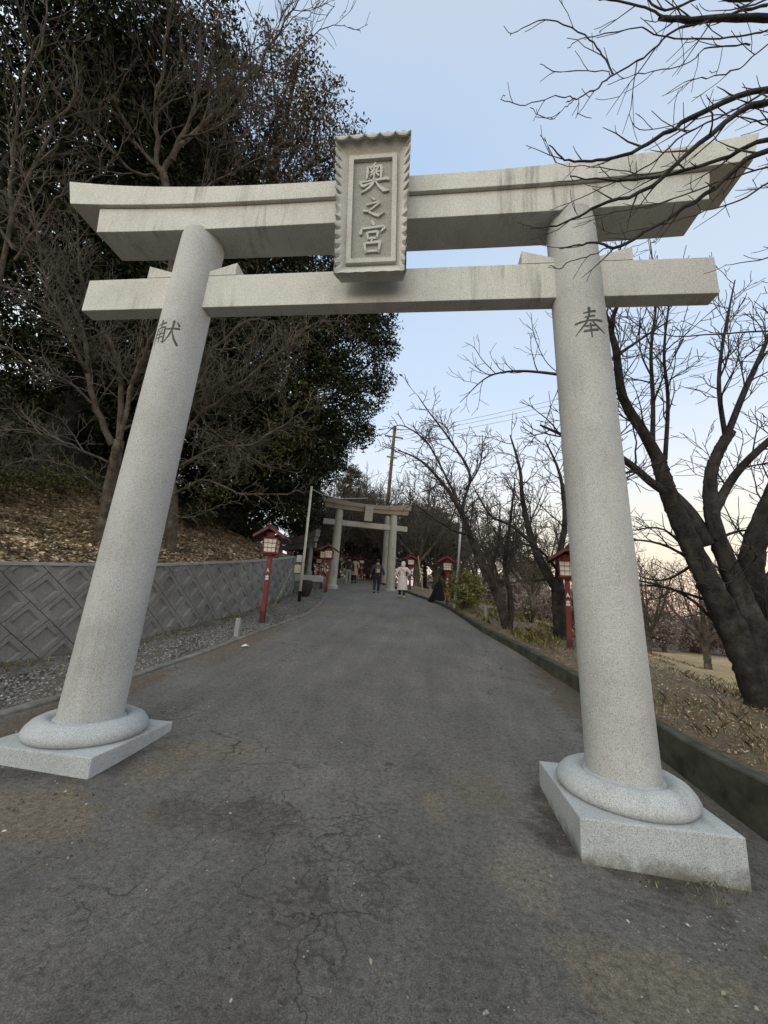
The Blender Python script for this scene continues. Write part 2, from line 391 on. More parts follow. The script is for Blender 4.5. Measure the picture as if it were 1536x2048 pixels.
def asphalt():
    m, t, p = mat('asphalt'); co = coord(t)
    fine = noise(t, 120, 4, .75, co); med = noise(t, 26, 6, .75, co); big = noise(t, .8, 6, .62, co); streak = noise(t, 1.4, 5, .6, coord(t, (2.2, .35, 1)))
    c = ramp(t, fine, [(.32, (.078, .072, .064)), (.5, (.158, .147, .131)), (.68, (.27, .252, .226))])
    c = mixc(t, .75, c, ramp(t, med, [(.34, .42), (.5, 1.0), (.7, 1.5)]), 'MULTIPLY')
    c = mixc(t, .8, c, ramp(t, big, [(.3, .72), (.7, 1.28)]), 'MULTIPLY')
    c = mixc(t, .6, c, ramp(t, streak, [(.35, .8), (.68, 1.25)]), 'MULTIPLY')
    # pale dusty patches near the verge and gate bases
    sep = t.nodes.new('ShaderNodeSeparateXYZ'); t.links.new(co, sep.inputs[0])
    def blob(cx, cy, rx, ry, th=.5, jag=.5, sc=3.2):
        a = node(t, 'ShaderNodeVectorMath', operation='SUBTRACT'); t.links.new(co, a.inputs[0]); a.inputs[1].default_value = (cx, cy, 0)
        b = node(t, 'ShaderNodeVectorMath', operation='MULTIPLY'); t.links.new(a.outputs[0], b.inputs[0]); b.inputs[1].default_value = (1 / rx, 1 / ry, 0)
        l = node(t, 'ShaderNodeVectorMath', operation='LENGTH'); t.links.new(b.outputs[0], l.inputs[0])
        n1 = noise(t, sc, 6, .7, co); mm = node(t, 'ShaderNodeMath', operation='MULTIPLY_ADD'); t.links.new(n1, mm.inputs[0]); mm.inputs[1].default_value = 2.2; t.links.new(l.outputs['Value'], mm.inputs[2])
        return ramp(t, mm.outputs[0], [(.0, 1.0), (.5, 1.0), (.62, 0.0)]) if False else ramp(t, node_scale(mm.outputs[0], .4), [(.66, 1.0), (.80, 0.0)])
    def node_scale(o, k):
        n_ = node(t, 'ShaderNodeMath', operation='MULTIPLY'); t.links.new(o, n_.inputs[0]); n_.inputs[1].default_value = k; return n_.outputs[0]
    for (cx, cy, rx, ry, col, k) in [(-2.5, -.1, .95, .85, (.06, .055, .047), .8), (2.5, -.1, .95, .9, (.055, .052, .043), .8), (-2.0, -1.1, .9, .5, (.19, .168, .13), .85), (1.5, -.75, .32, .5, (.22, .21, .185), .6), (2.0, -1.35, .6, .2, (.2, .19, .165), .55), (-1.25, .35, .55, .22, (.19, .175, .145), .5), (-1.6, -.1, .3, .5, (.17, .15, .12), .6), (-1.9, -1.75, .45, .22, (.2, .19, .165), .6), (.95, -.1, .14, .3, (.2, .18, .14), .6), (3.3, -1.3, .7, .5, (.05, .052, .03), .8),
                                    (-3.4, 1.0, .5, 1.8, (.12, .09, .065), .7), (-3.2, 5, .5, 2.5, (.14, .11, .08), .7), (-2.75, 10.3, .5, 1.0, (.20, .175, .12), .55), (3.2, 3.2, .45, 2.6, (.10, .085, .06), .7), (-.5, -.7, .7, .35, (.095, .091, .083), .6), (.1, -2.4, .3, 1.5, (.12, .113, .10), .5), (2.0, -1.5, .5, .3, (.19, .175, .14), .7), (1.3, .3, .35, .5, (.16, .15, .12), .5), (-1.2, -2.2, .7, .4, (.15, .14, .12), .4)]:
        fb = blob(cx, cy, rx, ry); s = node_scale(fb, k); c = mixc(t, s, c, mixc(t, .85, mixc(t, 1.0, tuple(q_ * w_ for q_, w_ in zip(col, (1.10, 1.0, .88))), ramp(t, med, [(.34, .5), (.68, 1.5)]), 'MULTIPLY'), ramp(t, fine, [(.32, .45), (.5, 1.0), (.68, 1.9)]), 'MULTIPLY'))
    # cracks
    v = node(t, 'ShaderNodeTexVoronoi', feature='DISTANCE_TO_EDGE'); v.inputs['Scale'].default_value = 1.5
    wn = node(t, 'ShaderNodeTexNoise'); wn.inputs['Scale'].default_value = 3; wn.inputs['Detail'].default_value = 6; t.links.new(co, wn.inputs['Vector'])
    wa = node(t, 'ShaderNodeVectorMath', operation='MULTIPLY_ADD'); t.links.new(wn.outputs['Color'], wa.inputs[0]); wa.inputs[1].default_value = (.7, .7, 0); t.links.new(co, wa.inputs[2])
    t.links.new(wa.outputs[0], v.inputs['Vector'])
    ck = ramp(t, v.outputs['Distance'], [(.004, 1.0), (.012, 0.0)])
    gate = ramp(t, noise(t, .7, 3, .5, co), [(.54, 0.0), (.62, 1.0)])
    gx = node(t, 'ShaderNodeMath', operation='MAXIMUM'); t.links.new(gate, gx.inputs[0]); t.links.new(blob(.15, -1.3, .6, 2.6), gx.inputs[1]); gate = gx.outputs[0]
    v2 = node(t, 'ShaderNodeTexVoronoi', feature='DISTANCE_TO_EDGE'); v2.inputs['Scale'].default_value = 7; t.links.new(wa.outputs[0], v2.inputs['Vector'])
    fk = node(t, 'ShaderNodeMath', operation='MULTIPLY'); t.links.new(ramp(t, v2.outputs['Distance'], [(.02, 1.0), (.07, 0.0)]), fk.inputs[0])
    gm = node(t, 'ShaderNodeMath', operation='MAXIMUM'); t.links.new(blob(-.55, -.55, .8, .35), gm.inputs[0]); t.links.new(blob(.35, -1.0, .45, 1.1), gm.inputs[1]); t.links.new(gm.outputs[0], fk.inputs[1])
    c = mixc(t, node_scale(fk.outputs[0], .55), c, (.035, .034, .031))
    ckm = node(t, 'ShaderNodeMath', operation='MULTIPLY'); t.links.new(ck, ckm.inputs[0]); t.links.new(gate, ckm.inputs[1])
    c = mixc(t, node_scale(ckm.outputs[0], .75), c, (.022, .022, .02))
    t.links.new(c, p.inputs['Base Color']); p.inputs['Roughness'].default_value = .88
    hgt = node(t, 'ShaderNodeMath', operation='ADD'); t.links.new(med, hgt.inputs[0]); t.links.new(fine, hgt.inputs[1])
    bump(t, p, hgt.outputs[0], 1.0, .02)
    return m
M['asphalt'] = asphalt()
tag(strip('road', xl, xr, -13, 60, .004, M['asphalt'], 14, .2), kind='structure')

# gravel verge between the kerb line and the wall
m_, t_, p_ = mat('gravel_bed'); co_ = coord(t_)
_v = node(t_, 'ShaderNodeTexVoronoi'); _v.inputs['Scale'].default_value = 24; t_.links.new(co_, _v.inputs['Vector'])
_c = ramp(t_, _v.outputs['Color'], [(.2, (.05, .045, .037)), (.55, (.12, .11, .095)), (.9, (.26, .25, .23))])
_c = mixc(t_, ramp(t_, noise(t_, 1.1, 5, .65, co_), [(.46, 0.0), (.62, .85)]), _c, (.095, .07, .045))
t_.links.new(_c, p_.inputs['Base Color']); p_.inputs['Roughness'].default_value = .95; bump(t_, p_, _v.outputs['Distance'], .8, .03)
M['gravel_bed'] = m_
tag(strip('gravel_verge', lambda y: xw(y) + .005, lambda y: xl(y) - .13, -13, 17, .03, M['gravel_bed'], 8, .2, lambda x, y: hr(xl(y), y) + .012 * np.sin(x * 5 + y * 3)), kind='structure')

def kerb(name, fx, y0, y1, w, top, mt, label, cat, zb=-.25, wob=.006):
    b = MB(); ys = np.arange(y0, y1, .3); sec = []
    for y in ys:
        x = fx(y); zr = float(hr(x, y)); tp = top(y) + random.uniform(-wob, wob)
        e = random.uniform(-wob, wob)
        sec.append([(x + e, y, zr + zb), (x + e, y, zr + tp - .015), (x + e + math.copysign(.015, w), y, zr + tp), (x + w, y, zr + tp), (x + w, y, zr + zb)])
    n0 = len(b.v)
    for s_ in sec: b.v += s_
    for i in range(len(sec) - 1):
        for k in range(4): a = n0 + i * 5 + k; b.f.append([a, a + 1, a + 6, a + 5])
    b.f.append([n0 + k for k in range(5)]); b.f.append([n0 + (len(sec) - 1) * 5 + k for k in range(5)][::-1])
    return tag(b.build(name, mt, bevel=0), label, cat)
kerb('kerb', lambda y: float(xl(y)), -13, 17, -.13, lambda y: .045, M['kerb'], 'low worn concrete kerb between the asphalt and the gravel verge', 'kerb')
kerb('retaining_kerb', lambda y: float(xr(y)) + .0, -13, 24, .14, lambda y: float(kh(y)) + .012 + .012 * math.sin(y * 7.3) * math.sin(y * 2.9), M['mossy'], 'dark mossy concrete kerb wall holding back the planted right verge', 'kerb wall')

# ------------------------------------------------------------------ block retaining wall
def block_wall():
    root = empty('retaining_wall', (-5.2, 4.4, 0.2), 'grey concrete block retaining wall with recessed diamond blocks left of the lane', 'retaining wall')
    # path of the wall foot
    pth = [(float(xw(y)), y) for y in np.arange(-13, 14.9, .25)] + [(-5.95, 15.5), (-6.5, 15.95), (-7.3, 16.2), (-8.4, 16.3)]
    pth = np.array(pth); seg = np.hypot(*np.diff(pth, axis=0).T); cum = np.concatenate([[0], np.cumsum(seg)])
    L = cum[-1]; Ht = 1.62
    def mp(u, v, d):
        x = np.interp(u, cum, pth[:, 0]); y = np.interp(u, cum, pth[:, 1]); x2 = np.interp(u + .05, cum, pth[:, 0]); y2 = np.interp(u + .05, cum, pth[:, 1])
        if u + .05 > L: x2, y2 = x + .05 * (pth[-1, 0] - pth[-2, 0]) / seg[-1], y + .05 * (pth[-1, 1] - pth[-2, 1]) / seg[-1]
        t = np.array([x2 - x, y2 - y]); t /= np.hypot(*t); nrm = np.array([t[1], -t[0]])
        zb = float(hr(xl(min(y, 15)), min(y, 15)))
        q = nrm * (d - .06 * max(v, 0) / Ht)
        return (x + q[0] - root.location[0], y + q[1] - root.location[1], zb + v - root.location[2])
    def faces(bm):
        for v in bm.verts: v.co = Vector(mp(v.co.x, v.co.y, v.co.z))
    a = .455; gp = .011; bm = bmesh.new(); h = a / math.sqrt(2)   # half diagonal
    def addq(pts):
        bm.faces.new([bm.verts.new(p) for p in pts])
    # rectangular blocks a x 2a/... laid on the diagonal, alternate like a twill
    n_u = int(L / h) + 4
    e1 = np.array([1, 1]) / math.sqrt(2); e2 = np.array([-1, 1]) / math.sqrt(2)
    for i in range(-12, int(L / a * 1.5) + 20):
        for j in range(-int(L / a * 1.5) - 20, 14):
            org = e1 * (i * a + (j % 2) * a * .5 * 0) + e2 * (j * a + (i % 2) * a * .5)
            c = org + (e1 + e2) * a / 2
            if c[0] < -.8 or c[0] > L + .8 or c[1] < -.8 or c[1] > Ht + .8: continue
            def q(s, d): return [(*(c + e1 * sx * s + e2 * sy * s), d) for sx, sy in ((-1, -1), (1, -1), (1, 1), (-1, 1))]
            o = q(a / 2 - gp / 2, .0); ob = q(a / 2 - gp / 2, -.05); r1 = q(a * .32, .0); r2 = q(a * .25, -.033)
            for k in range(4):
                m = (k + 1) % 4
                addq([o[k], o[m], r1[m], r1[k]]); addq([r1[k], r1[m], r2[m], r2[k]]); addq([ob[k], ob[m], o[m], o[k]])
            addq(r2)
    for co_, no in (((0.01, 0, 0), (-1, 0, 0)), ((L - .01, 0, 0), (1, 0, 0)), ((0, -.2, 0), (0, -1, 0)), ((0, Ht - .06, 0), (0, 1, 0))):
        bmesh.ops.bisect_plane(bm, geom=bm.verts[:] + bm.edges[:] + bm.faces[:], plane_co=co_, plane_no=no, clear_outer=True)
    # cut long faces is unnecessary: blocks are small next to the curve
    bmesh.ops.remove_doubles(bm, verts=bm.verts[:], dist=.0005); bmesh.ops.recalc_face_normals(bm, faces=bm.faces)
    for f in bm.faces:
        if f.normal.z < 0: f.normal_flip()
    faces(bm); me = bpy.data.meshes.new('block_face'); bm.to_mesh(me); bm.free()
    m, t, p = mat('wall_block'); co = coord(t)
    f = noise(t, 60, 4, .7, co); b_ = noise(t, 1.3, 6, .6, co)
    c = ramp(t, f, [(.3, (.14, .134, .126)), (.7, (.25, .24, .225))]); c = mixc(t, .8, c, ramp(t, b_, [(.3, .68), (.7, 1.25)]), 'MULTIPLY')
    st = ramp(t, noise(t, 1, 5, .7, coord(t, (4, 4, .6))), [(.45, 1.05), (.75, .6)]); c = mixc(t, .7, c, st, 'MULTIPLY')
    c = mixc(t, ramp(t, noise(t, 2.3, 6, .75, coord(t, (1, 1, 1.6))), [(.56, 0.0), (.72, .65)]), c, (.07, .072, .045)); c = mixc(t, ramp(t, noise(t, 14, 3, .6, co), [(.62, 0.0), (.74, .5)]), c, (.34, .33, .31))
    t.links.new(c, p.inputs['Base Color']); p.inputs['Roughness'].default_value = .93; bump(t, p, f, .6, .006); M['block'] = m
    link('block_face', me, m, root)
    b = MB(); us = np.arange(0.01, L - .005, .25).tolist() + [L - .01]
    n0 = len(b.v)
    prof = [(-.045, -.2), (-.045, Ht - .055), (.012, Ht - .055), (.012, Ht), (-.24, Ht), (-.24, -.2)]
    for u in us:
        for d, v in prof: b.v.append(mp(u, v, d))
    k_ = len(prof)
    for i in range(len(us) - 1):
        for k in range(k_ - 1): a_ = n0 + i * k_ + k; b.f.append([a_, a_ + 1, a_ + k_ + 1, a_ + k_])
    b.f.append([n0 + k for k in range(k_)]); b.f.append([n0 + (len(us) - 1) * k_ + k for k in range(k_)][::-1])
    b.build('coping', M['concrete'], root)
block_wall()

# ------------------------------------------------------------------ brush characters
GLYPH = {
 'oku': [[(54, 0, 5), (46, 10, 3)], [(29, 12, 6), (29, 30, 7), (26, 52, 4)], [(30, 14, 5), (70, 10, 7), (73, 14, 8), (72, 52, 5)],
         [(37, 31, 5), (66, 28, 5)], [(50, 16, 6), (50, 50, 4)], [(38, 18, 3), (45, 26, 6)], [(62, 16, 6), (56, 25, 3)], [(47, 33, 6), (37, 44, 2)], [(54, 32, 3), (65, 42, 6)],
         [(4, 62, 6), (30, 60, 4), (92, 53, 8), (97, 57, 5)], [(50, 50, 7), (46, 68, 8), (34, 82, 6), (10, 97, 2)], [(54, 60, 3), (66, 78, 6), (82, 92, 10), (99, 93, 2)], [(3, 63, 4), (14, 76, 8), (40, 66, 3)]],
 'no': [[(42, 2, 4), (56, 13, 9)], [(22, 36, 7), (70, 24, 7), (76, 28, 8), (50, 52, 6), (28, 70, 3)], [(8, 66, 8), (26, 68, 7), (46, 82, 8), (70, 93, 11), (98, 76, 2)]],
 'miya': [[(46, -2, 4), (53, 10, 9)], [(14, 18, 4), (8, 38, 9)], [(15, 22, 5), (84, 16, 7), (90, 20, 8), (78, 34, 3)], [(31, 34, 6), (35, 56, 5)], [(32, 35, 5), (68, 32, 7), (64, 55, 5)], [(35, 54, 5), (66, 53, 5)],
          [(50, 55, 5), (43, 67, 3)], [(22, 68, 7), (29, 98, 6)], [(23, 69, 5), (76, 65, 8), (71, 97, 6)], [(28, 94, 6), (73, 93, 6)]],
 'hou': [[(32, 19, 4), (70, 12, 8)], [(35, 33, 4), (66, 28, 7)], [(6, 50, 7), (40, 45, 5), (90, 41, 9)], [(50, 2, 10), (49, 24, 6), (38, 52, 6), (4, 88, 2)], [(54, 44, 3), (74, 66, 8), (97, 80, 3)],
         [(34, 63, 5), (64, 60, 7)], [(29, 79, 6), (72, 74, 8)], [(50, 53, 6), (51, 100, 4)]],
 'ken': [[(8, 19, 4), (46, 14, 7)], [(27, 3, 8), (27, 30, 4)], [(11, 32, 6), (7, 92, 4)], [(11, 33, 4), (46, 29, 7), (47, 86, 6), (40, 84, 3)], [(20, 40, 3), (24, 47, 5)], [(36, 39, 5), (31, 47, 3)], [(16, 56, 4), (41, 53, 5)],
         [(15, 69, 4), (42, 66, 5)], [(29, 50, 5), (28, 86, 4)], [(52, 38, 5), (95, 31, 8)], [(73, 6, 8), (72, 38, 6), (62, 68, 5), (48, 92, 2)], [(72, 42, 3), (84, 72, 7), (99, 92, 8)], [(84, 10, 4), (93, 22, 8)]],
 'mark_a': [[(50, 0, 12), (20, 80, 10)], [(50, 20, 12), (88, 84, 14)], [(20, 60, 12), (80, 60, 12)]],
 'mark_b': [[(50, 0, 16), (50, 20, 14)], [(8, 24, 14), (92, 24, 14)], [(24, 46, 12), (76, 46, 12)], [(14, 66, 12), (10, 96, 12)], [(14, 70, 12), (88, 70, 12), (86, 96, 12)], [(12, 94, 12), (88, 94, 12)]],
}
def glyph(name, key, size, fmap, th, mt, parent, aspect=1.0, wk=1.0):
    """fmap(u, v, d): u right, v up (metres from the glyph centre), d out of the surface"""
    b = MB()
    for st in GLYPH[key]:
        pts = np.array(st, float); pts = pts.copy()
        # resample
        n = max(4, int(sum(np.hypot(*(pts[i + 1, :2] - pts[i, :2])) for i in range(len(pts) - 1)) / 6))
        tt = np.linspace(0, len(pts) - 1, n + 1); R_ = np.stack([np.interp(tt, range(len(pts)), pts[:, k]) for k in range(3)], 1)
        tan = np.gradient(R_[:, :2], axis=0); tan /= np.hypot(tan[:, 0], tan[:, 1])[:, None] + 1e-9; nr = np.stack([-tan[:, 1], tan[:, 0]], 1)
        w = R_[:, 2] * .62 * wk; A = R_[:, :2] + nr * w[:, None]; B = R_[:, :2] - nr * w[:, None]
        # pointed ends
        A = np.vstack([R_[0, :2] - tan[0] * w[0] * .7, A, R_[-1, :2] + tan[-1] * w[-1] * .7]); B = np.vstack([A[0], B, A[-1]])
        n0 = len(b.v)
        for k in range(len(A)):
            for Q in (A[k], B[k]):
                for d in (0, th):
                    u = (Q[0] - 50) / 100 * size * aspect; v = (50 - Q[1]) / 100 * size; s_ = .93 if d else 1
                    b.v.append(fmap(u, v, d - .001))
        for k in range(len(A) - 1):
            a = n0 + k * 4; c = a + 4
            b.f += [[a + 1, a + 3, c + 3, c + 1], [a, a + 1, c + 1, c], [a + 3, a + 2, c + 2, c + 3], [a + 2, a, c, c + 2]]
    return b.build(name, mt, parent)

# ------------------------------------------------------------------ main stone gate
def main_torii():
    T = empty('stone_torii', (0, 0, -.35), 'tall pale granite torii gate in the foreground with carved name plaque', 'torii gate')
    T.location = (0, 0, 0)
    A, LEAN, RB, RTp, HS = 2.5, .0322, .2827, .2616, 5.7248
    for sd in (-1, 1):
        b = MB(); prof = [(RB + (RTp - RB) * z / HS, z) for z in np.linspace(-.012, HS + .05, 24)]
        b.lathe(prof, (sd * A, 0, 0), 96, True, (-sd * LEAN, 0))
        pl = b.build('pillar', M['granite'], T, auto=.6)
        # thin vertical seam where the tie beam passes through
        b = MB()
        prof = [(.31, -.02), (.335, .004), (.37, .014), (.42, .008), (.47, -.018), (.508, -.062), (.5255, -.1), (.516, -.128), (.50, -.149), (.47, -.152)]
        b.lathe(prof, (sd * A, 0, 0), 96, False); b.lathe([(.279, -.004), (.30, -.006), (.31, -.02)], (sd * A, 0, 0), 96, False)
        b.build('base_ring', M['granite_base'], T, smooth=True)
        b = MB(); pw, n0 = .546, 0; bot = -.75
        b.box((sd * A, 0, (-.1516 + bot) / 2), (2 * pw, 2 * pw, -.1516 - bot)); b.build('plinth', M['granite_base'], T, bevel=.012)
        z0 = 4.2 if sd < 0 else 4.22; key = 'ken' if sd < 0 else 'hou'
        def fm(u, v, d, sd=sd, z0=z0):
            z = z0 + v; r = RB + (RTp - RB) * z / HS + d; cx = sd * (A - LEAN * z); an = u / r
            return (cx + r * math.sin(an), -r * math.cos(an), z)
        glyph('carved_character', key, .36, fm, .003, M['carve'], pl, .9, .85)
    # tie beam
    b = MB(); b.box((0, 0, 4.917), (7.512, .1816, .463)); b.build('tie_beam', M['granite_beam'], T, bevel=.008)
    # wedges
    for sd in (-1, 1):
        for o in (-1, 1):
            px = sd * (A - LEAN * 5.2); x0 = px + o * .2; x1 = px + o * .60
            b = MB(); y = .093
            q = [(x0, 5.152), (x1, 5.152), (x1 - o * .0, 5.33), (x0, 5.20)]
            n0 = len(b.v); b.v += [(a, -y, z) for a, z in q] + [(a, y, z) for a, z in q]
            b.f += [[n0, n0 + 1, n0 + 2, n0 + 3], [n0 + 7, n0 + 6, n0 + 5, n0 + 4]] + [[n0 + i, n0 + 4 + i, n0 + 4 + (i + 1) % 4, n0 + (i + 1) % 4] for i in range(4)]
            b.build('wedge', M['granite_beam'], T, bevel=.004)
    # curved lintels
    def beam(name, xb, xt, ty, zb, zt, peak=0.0):
        b = MB(); N = 60; n0 = len(b.v); prof_n = 6 if peak else 4
        for i in range(N + 1):
            s_ = -1 + 2 * i / N
            B, Tp = s_ * xb, s_ * xt
            a, c = zb(abs(s_)), zt(abs(s_))
            ring = [(B, -ty, a), (B, ty, a), (Tp, ty, c)] + ([(Tp, 0, c + peak)] if peak else []) + [(Tp, -ty, c)]
            b.v += ring; k = len(ring)
        for i in range(N):
            for j in range(k): m = (j + 1) % k; b.f.append([n0 + i * k + j, n0 + i * k + m, n0 + (i + 1) * k + m, n0 + (i + 1) * k + j])
        b.f.append([n0 + j for j in range(k)]); b.f.append([n0 + N * k + j for j in range(k)][::-1])
        return b.build(name, M['granite_beam'], T, bevel=.008)
    zk = lambda s: 6.0681 + .1523 * s ** 3.2
    beam('lower_lintel', 3.693, 3.742, .2251, lambda s: 5.7248 + .052 * s ** 3.5, lambda s: 6.066 + .1523 * (s * .88) ** 3.2)
    beam('top_lintel', 4.154, 4.268, .2751, zk, lambda s: 6.315 + .293 * s ** 2.9, .05)
    # name plaque, leaning forward at the top
    tilt = .095; W_, Hh = .42, .88; cz = 5.70; cyy = -.40
    def mp(u, v, d):
        y = cyy - v * tilt - d; z = cz + v
        return (u - .03 + .06 * (.9 - v) / 1.8, y, z)
    b = MB(); iw, ih = .285, .70
    # scalloped flange, four sides
    def flange(side):
        N, Tn = 150, 10; n0 = len(b.v); hor = side in 'tb'; lob = 5
        for i in range(N + 1):
            s_ = -1 + 2 * i / N; cor = min(1, (1 - abs(s_)) * 8)
            for k in range(Tn + 1):
                t = k / Tn; d = -.035 + .115 * t ** 1.25
                if hor:
                    sg = 1 if side == 't' else -1; wv = math.sin((s_ + 1) / 2 * math.pi * lob) ** 2
                    u = s_ * (iw + (W_ + .03 * sg - iw) * t); v = sg * (ih + (Hh - ih) * t)
                    v += sg * .012 * (wv - .5) * t ** 3; d += .02 * (wv - .5) * t ** 3
                else:
                    sg = 1 if side == 'r' else -1; ph = ((s_ + 1) / 2 * 14.5) % 1.0
                    if abs(s_) < .13: nt_ = .8 * math.sin(((s_ + .13) / .13 % 1.0) * math.pi)
                    else: nt_ = max(0, (ph - .45) / .55) if s_ < .13 else max(0, (ph - .45) / .55)
                    q_ = max(0, (t - .5) / .5) * nt_ * cor
                    u = sg * (iw + (W_ + .03 * s_ - iw) * t) - sg * .012 * q_; v = s_ * (ih + (Hh - ih) * t); d -= .075 * q_
                b.v.append(mp(u, v, d))
        for i in range(N):
            for k in range(Tn): a = n0 + i * (Tn + 1) + k; b.f.append([a, a + 1, a + Tn + 2, a + Tn + 1])
        n1 = len(b.v)
        for i in range(N + 1):
            p = b.v[n0 + i * (Tn + 1) + Tn]; b.v.append((p[0] * .99, p[1] + .07, p[2]))
        for i in range(N): b.f.append([n0 + i * (Tn + 1) + Tn, n1 + i, n1 + i + 1, n0 + (i + 1) * (Tn + 1) + Tn])
        if side == 't':      # curled front lip with hanging scallops
            n2 = len(b.v); K = 5
            for i in range(N + 1):
                s_ = -1 + 2 * i / N; sc_ = abs(math.sin((s_ + 1) / 2 * math.pi * lob)) ** .8 * min(1, .35 + (1 - abs(s_)) * 6)
                top = Hh + .012 * (math.sin((s_ + 1) / 2 * math.pi * lob) ** 2 - .5)
                for k in range(K + 1):
                    t = k / K; v = top - t * (.022 + .062 * sc_); d = .083 + .03 * math.sin(t * 2.2)
                    b.v.append(mp(s_ * (W_ + .03), v, d))
            for i in range(N):
                for k in range(K): a = n2 + i * (K + 1) + k; b.f.append([a, a + 1, a + K + 2, a + K + 1])
            n3 = len(b.v)
            for i in range(N + 1): p = b.v[n2 + i * (K + 1) + K]; b.v.append((p[0], p[1] + .03, p[2] + .012))
            for i in range(N): b.f.append([n2 + i * (K + 1) + K, n3 + i, n3 + i + 1, n2 + (i + 1) * (K + 1) + K])
    for s_ in 'tblr': flange(s_)
    n0 = len(b.v); b.v += [mp(sx * (W_ - .01), sy * (Hh - .01), .05) for sx, sy in ((-1, -1), (1, -1), (1, 1), (-1, 1))]
    b.v += [mp(sx * (W_ - .06), sy * (Hh - .06), -.13) for sx, sy in ((-1, -1), (1, -1), (1, 1), (-1, 1))]
    b.f += [[n0 + i, n0 + (i + 1) % 4, n0 + 4 + (i + 1) % 4, n0 + 4 + i] for i in range(4)] + [[n0 + 7, n0 + 6, n0 + 5, n0 + 4]]
    pq = b.build('name_plaque', M['granite_plaque'], T, auto=.5)
    # raised inner border
    b = MB(); bw = .055; io = [(iw, ih - .0), (iw - bw, ih - bw)]
    for (x0, x1, z0, z1) in ((-iw, iw, ih - bw, ih), (-iw, iw, -ih, -ih + bw), (-iw, -iw + bw, -ih + bw, ih - bw), (iw - bw, iw, -ih + bw, ih - bw)):
        n0 = len(b.v)
        for d in (-.06, .012): b.v += [mp(x0, z0, d), mp(x1, z0, d), mp(x1, z1, d), mp(x0, z1, d)]
        b.f += [[n0 + 4, n0 + 5, n0 + 6, n0 + 7]] + [[n0 + i, n0 + (i + 1) % 4, n0 + 4 + (i + 1) % 4, n0 + 4 + i] for i in range(4)]
    b.build('plaque_border', M['granite_plaque'], pq)
    b = MB(); b.poly([mp(-iw + .01, -ih + .01, -.028), mp(iw - .01, -ih + .01, -.028), mp(iw - .01, ih - .01, -.028), mp(-iw + .01, ih - .01, -.028)])
    b.build('plaque_field', M['granite_panel'], pq)
    for key, dv, sz, asp in (('oku', .40, .40, .92), ('no', .015, .26, 1.05), ('miya', -.37, .40, .85)):
        glyph('raised_character', key, sz, lambda u, v, d, dv=dv: mp(u + .015, v + dv, -.028 + d), .026, M['granite_plaque'], pq, asp, .95)
    return T
main_torii()

# ------------------------------------------------------------------ older gates up the lane
def old_torii(name, pl, pr, ht, rad, over, label, shaft, top, plaque=True):
    """pl, pr: feet of the pillars"""
    pl = np.array(pl); pr = np.array(pr); c = (pl + pr) / 2; d = pr - pl; ang = math.atan2(d[1], d[0]); half = math.hypot(d[0], d[1]) / 2
    z0 = min(pl[2], pr[2]); T = empty(name, (c[0], c[1], z0), label, 'torii gate', None, ang)
    for sd, q in ((-1, pl), (1, pr)):
        b = MB(); dz = q[2] - z0 - .2
        b.lathe([(rad * 1.04, dz), (rad * .9, ht)], (sd * half, 0, 0), 28, True, (-sd * .012, 0)); b.build('pillar', shaft, T, auto=.6)
        b = MB(); b.lathe([(rad * 1.5, dz), (rad * 1.5, dz + .3), (rad * 1.15, dz + .36)], (sd * half, 0, 0), 28); b.build('base_ring', shaft, T, auto=.6)
    nz = ht - .72 * (ht / 4.28) ** 1.6
    b = MB(); b.box((0, 0, nz), (2 * (half + over), rad * .9, .3)); b.build('tie_beam', shaft, T, bevel=.01)
    for nm, x0, x1, th, zb, zt, r0, r1 in (('lower_lintel', half + over * .95, half + over, rad * 2, ht, ht + .22, .06, .10), ('top_lintel', half + over * 1.12, half + over * 1.2, rad * 2.5, ht + .22, ht + .44, .12, .3)):
        b = MB(); N = 24; n0 = len(b.v)
        for i in range(N + 1):
            s_ = -1 + 2 * i / N; q = abs(s_) ** 2.4
            b.v += [(s_ * x0, -th / 2, zb + r0 * q), (s_ * x0, th / 2, zb + r0 * q), (s_ * x1, th / 2, zt + r1 * q), (s_ * x1, -th / 2, zt + r1 * q)]
        for i in range(N):
            for j in range(4): m = (j + 1) % 4; b.f.append([n0 + i * 4 + j, n0 + i * 4 + m, n0 + (i + 1) * 4 + m, n0 + (i + 1) * 4 + j])
        b.f.append([n0 + j for j in range(4)]); b.f.append([n0 + N * 4 + j for j in range(4)][::-1])
        b.build(nm, top, T)
    if plaque:
        b = MB(); b.box((.05, -rad * 1.5, ht - .12), (.46, .14, .82), Matrix.Rotation(.12, 3, 'X')); q = b.build('name_plaque', shaft, T, bevel=.02)
    return T
old_torii('stone_torii', tuple(P(663, 1175, 21.0)), tuple(P(780, 1184, 21.6)), 4.28, .235, .78, 'smaller weathered stone torii straddling the lane beyond the walkers', M['old_stone'], M['old_lintel'])
old_torii('stone_torii', tuple(P(665, 1170, 26.3)), tuple(P(769, 1177, 27.0)), 5.15, .26, .6, 'rearmost stone torii whose right pillar shows behind the weathered gate', M['old_stone'], M['old_lintel'], False)
_q = P(617, 1146, 22.5); _q2 = P(556, 1146, 24.5)
old_torii('stone_torii', tuple(_q2), tuple(_q), 1.75, .13, .42, 'small grey stone torii beside the far end of the block wall', M['concrete'], M['concrete'], False)

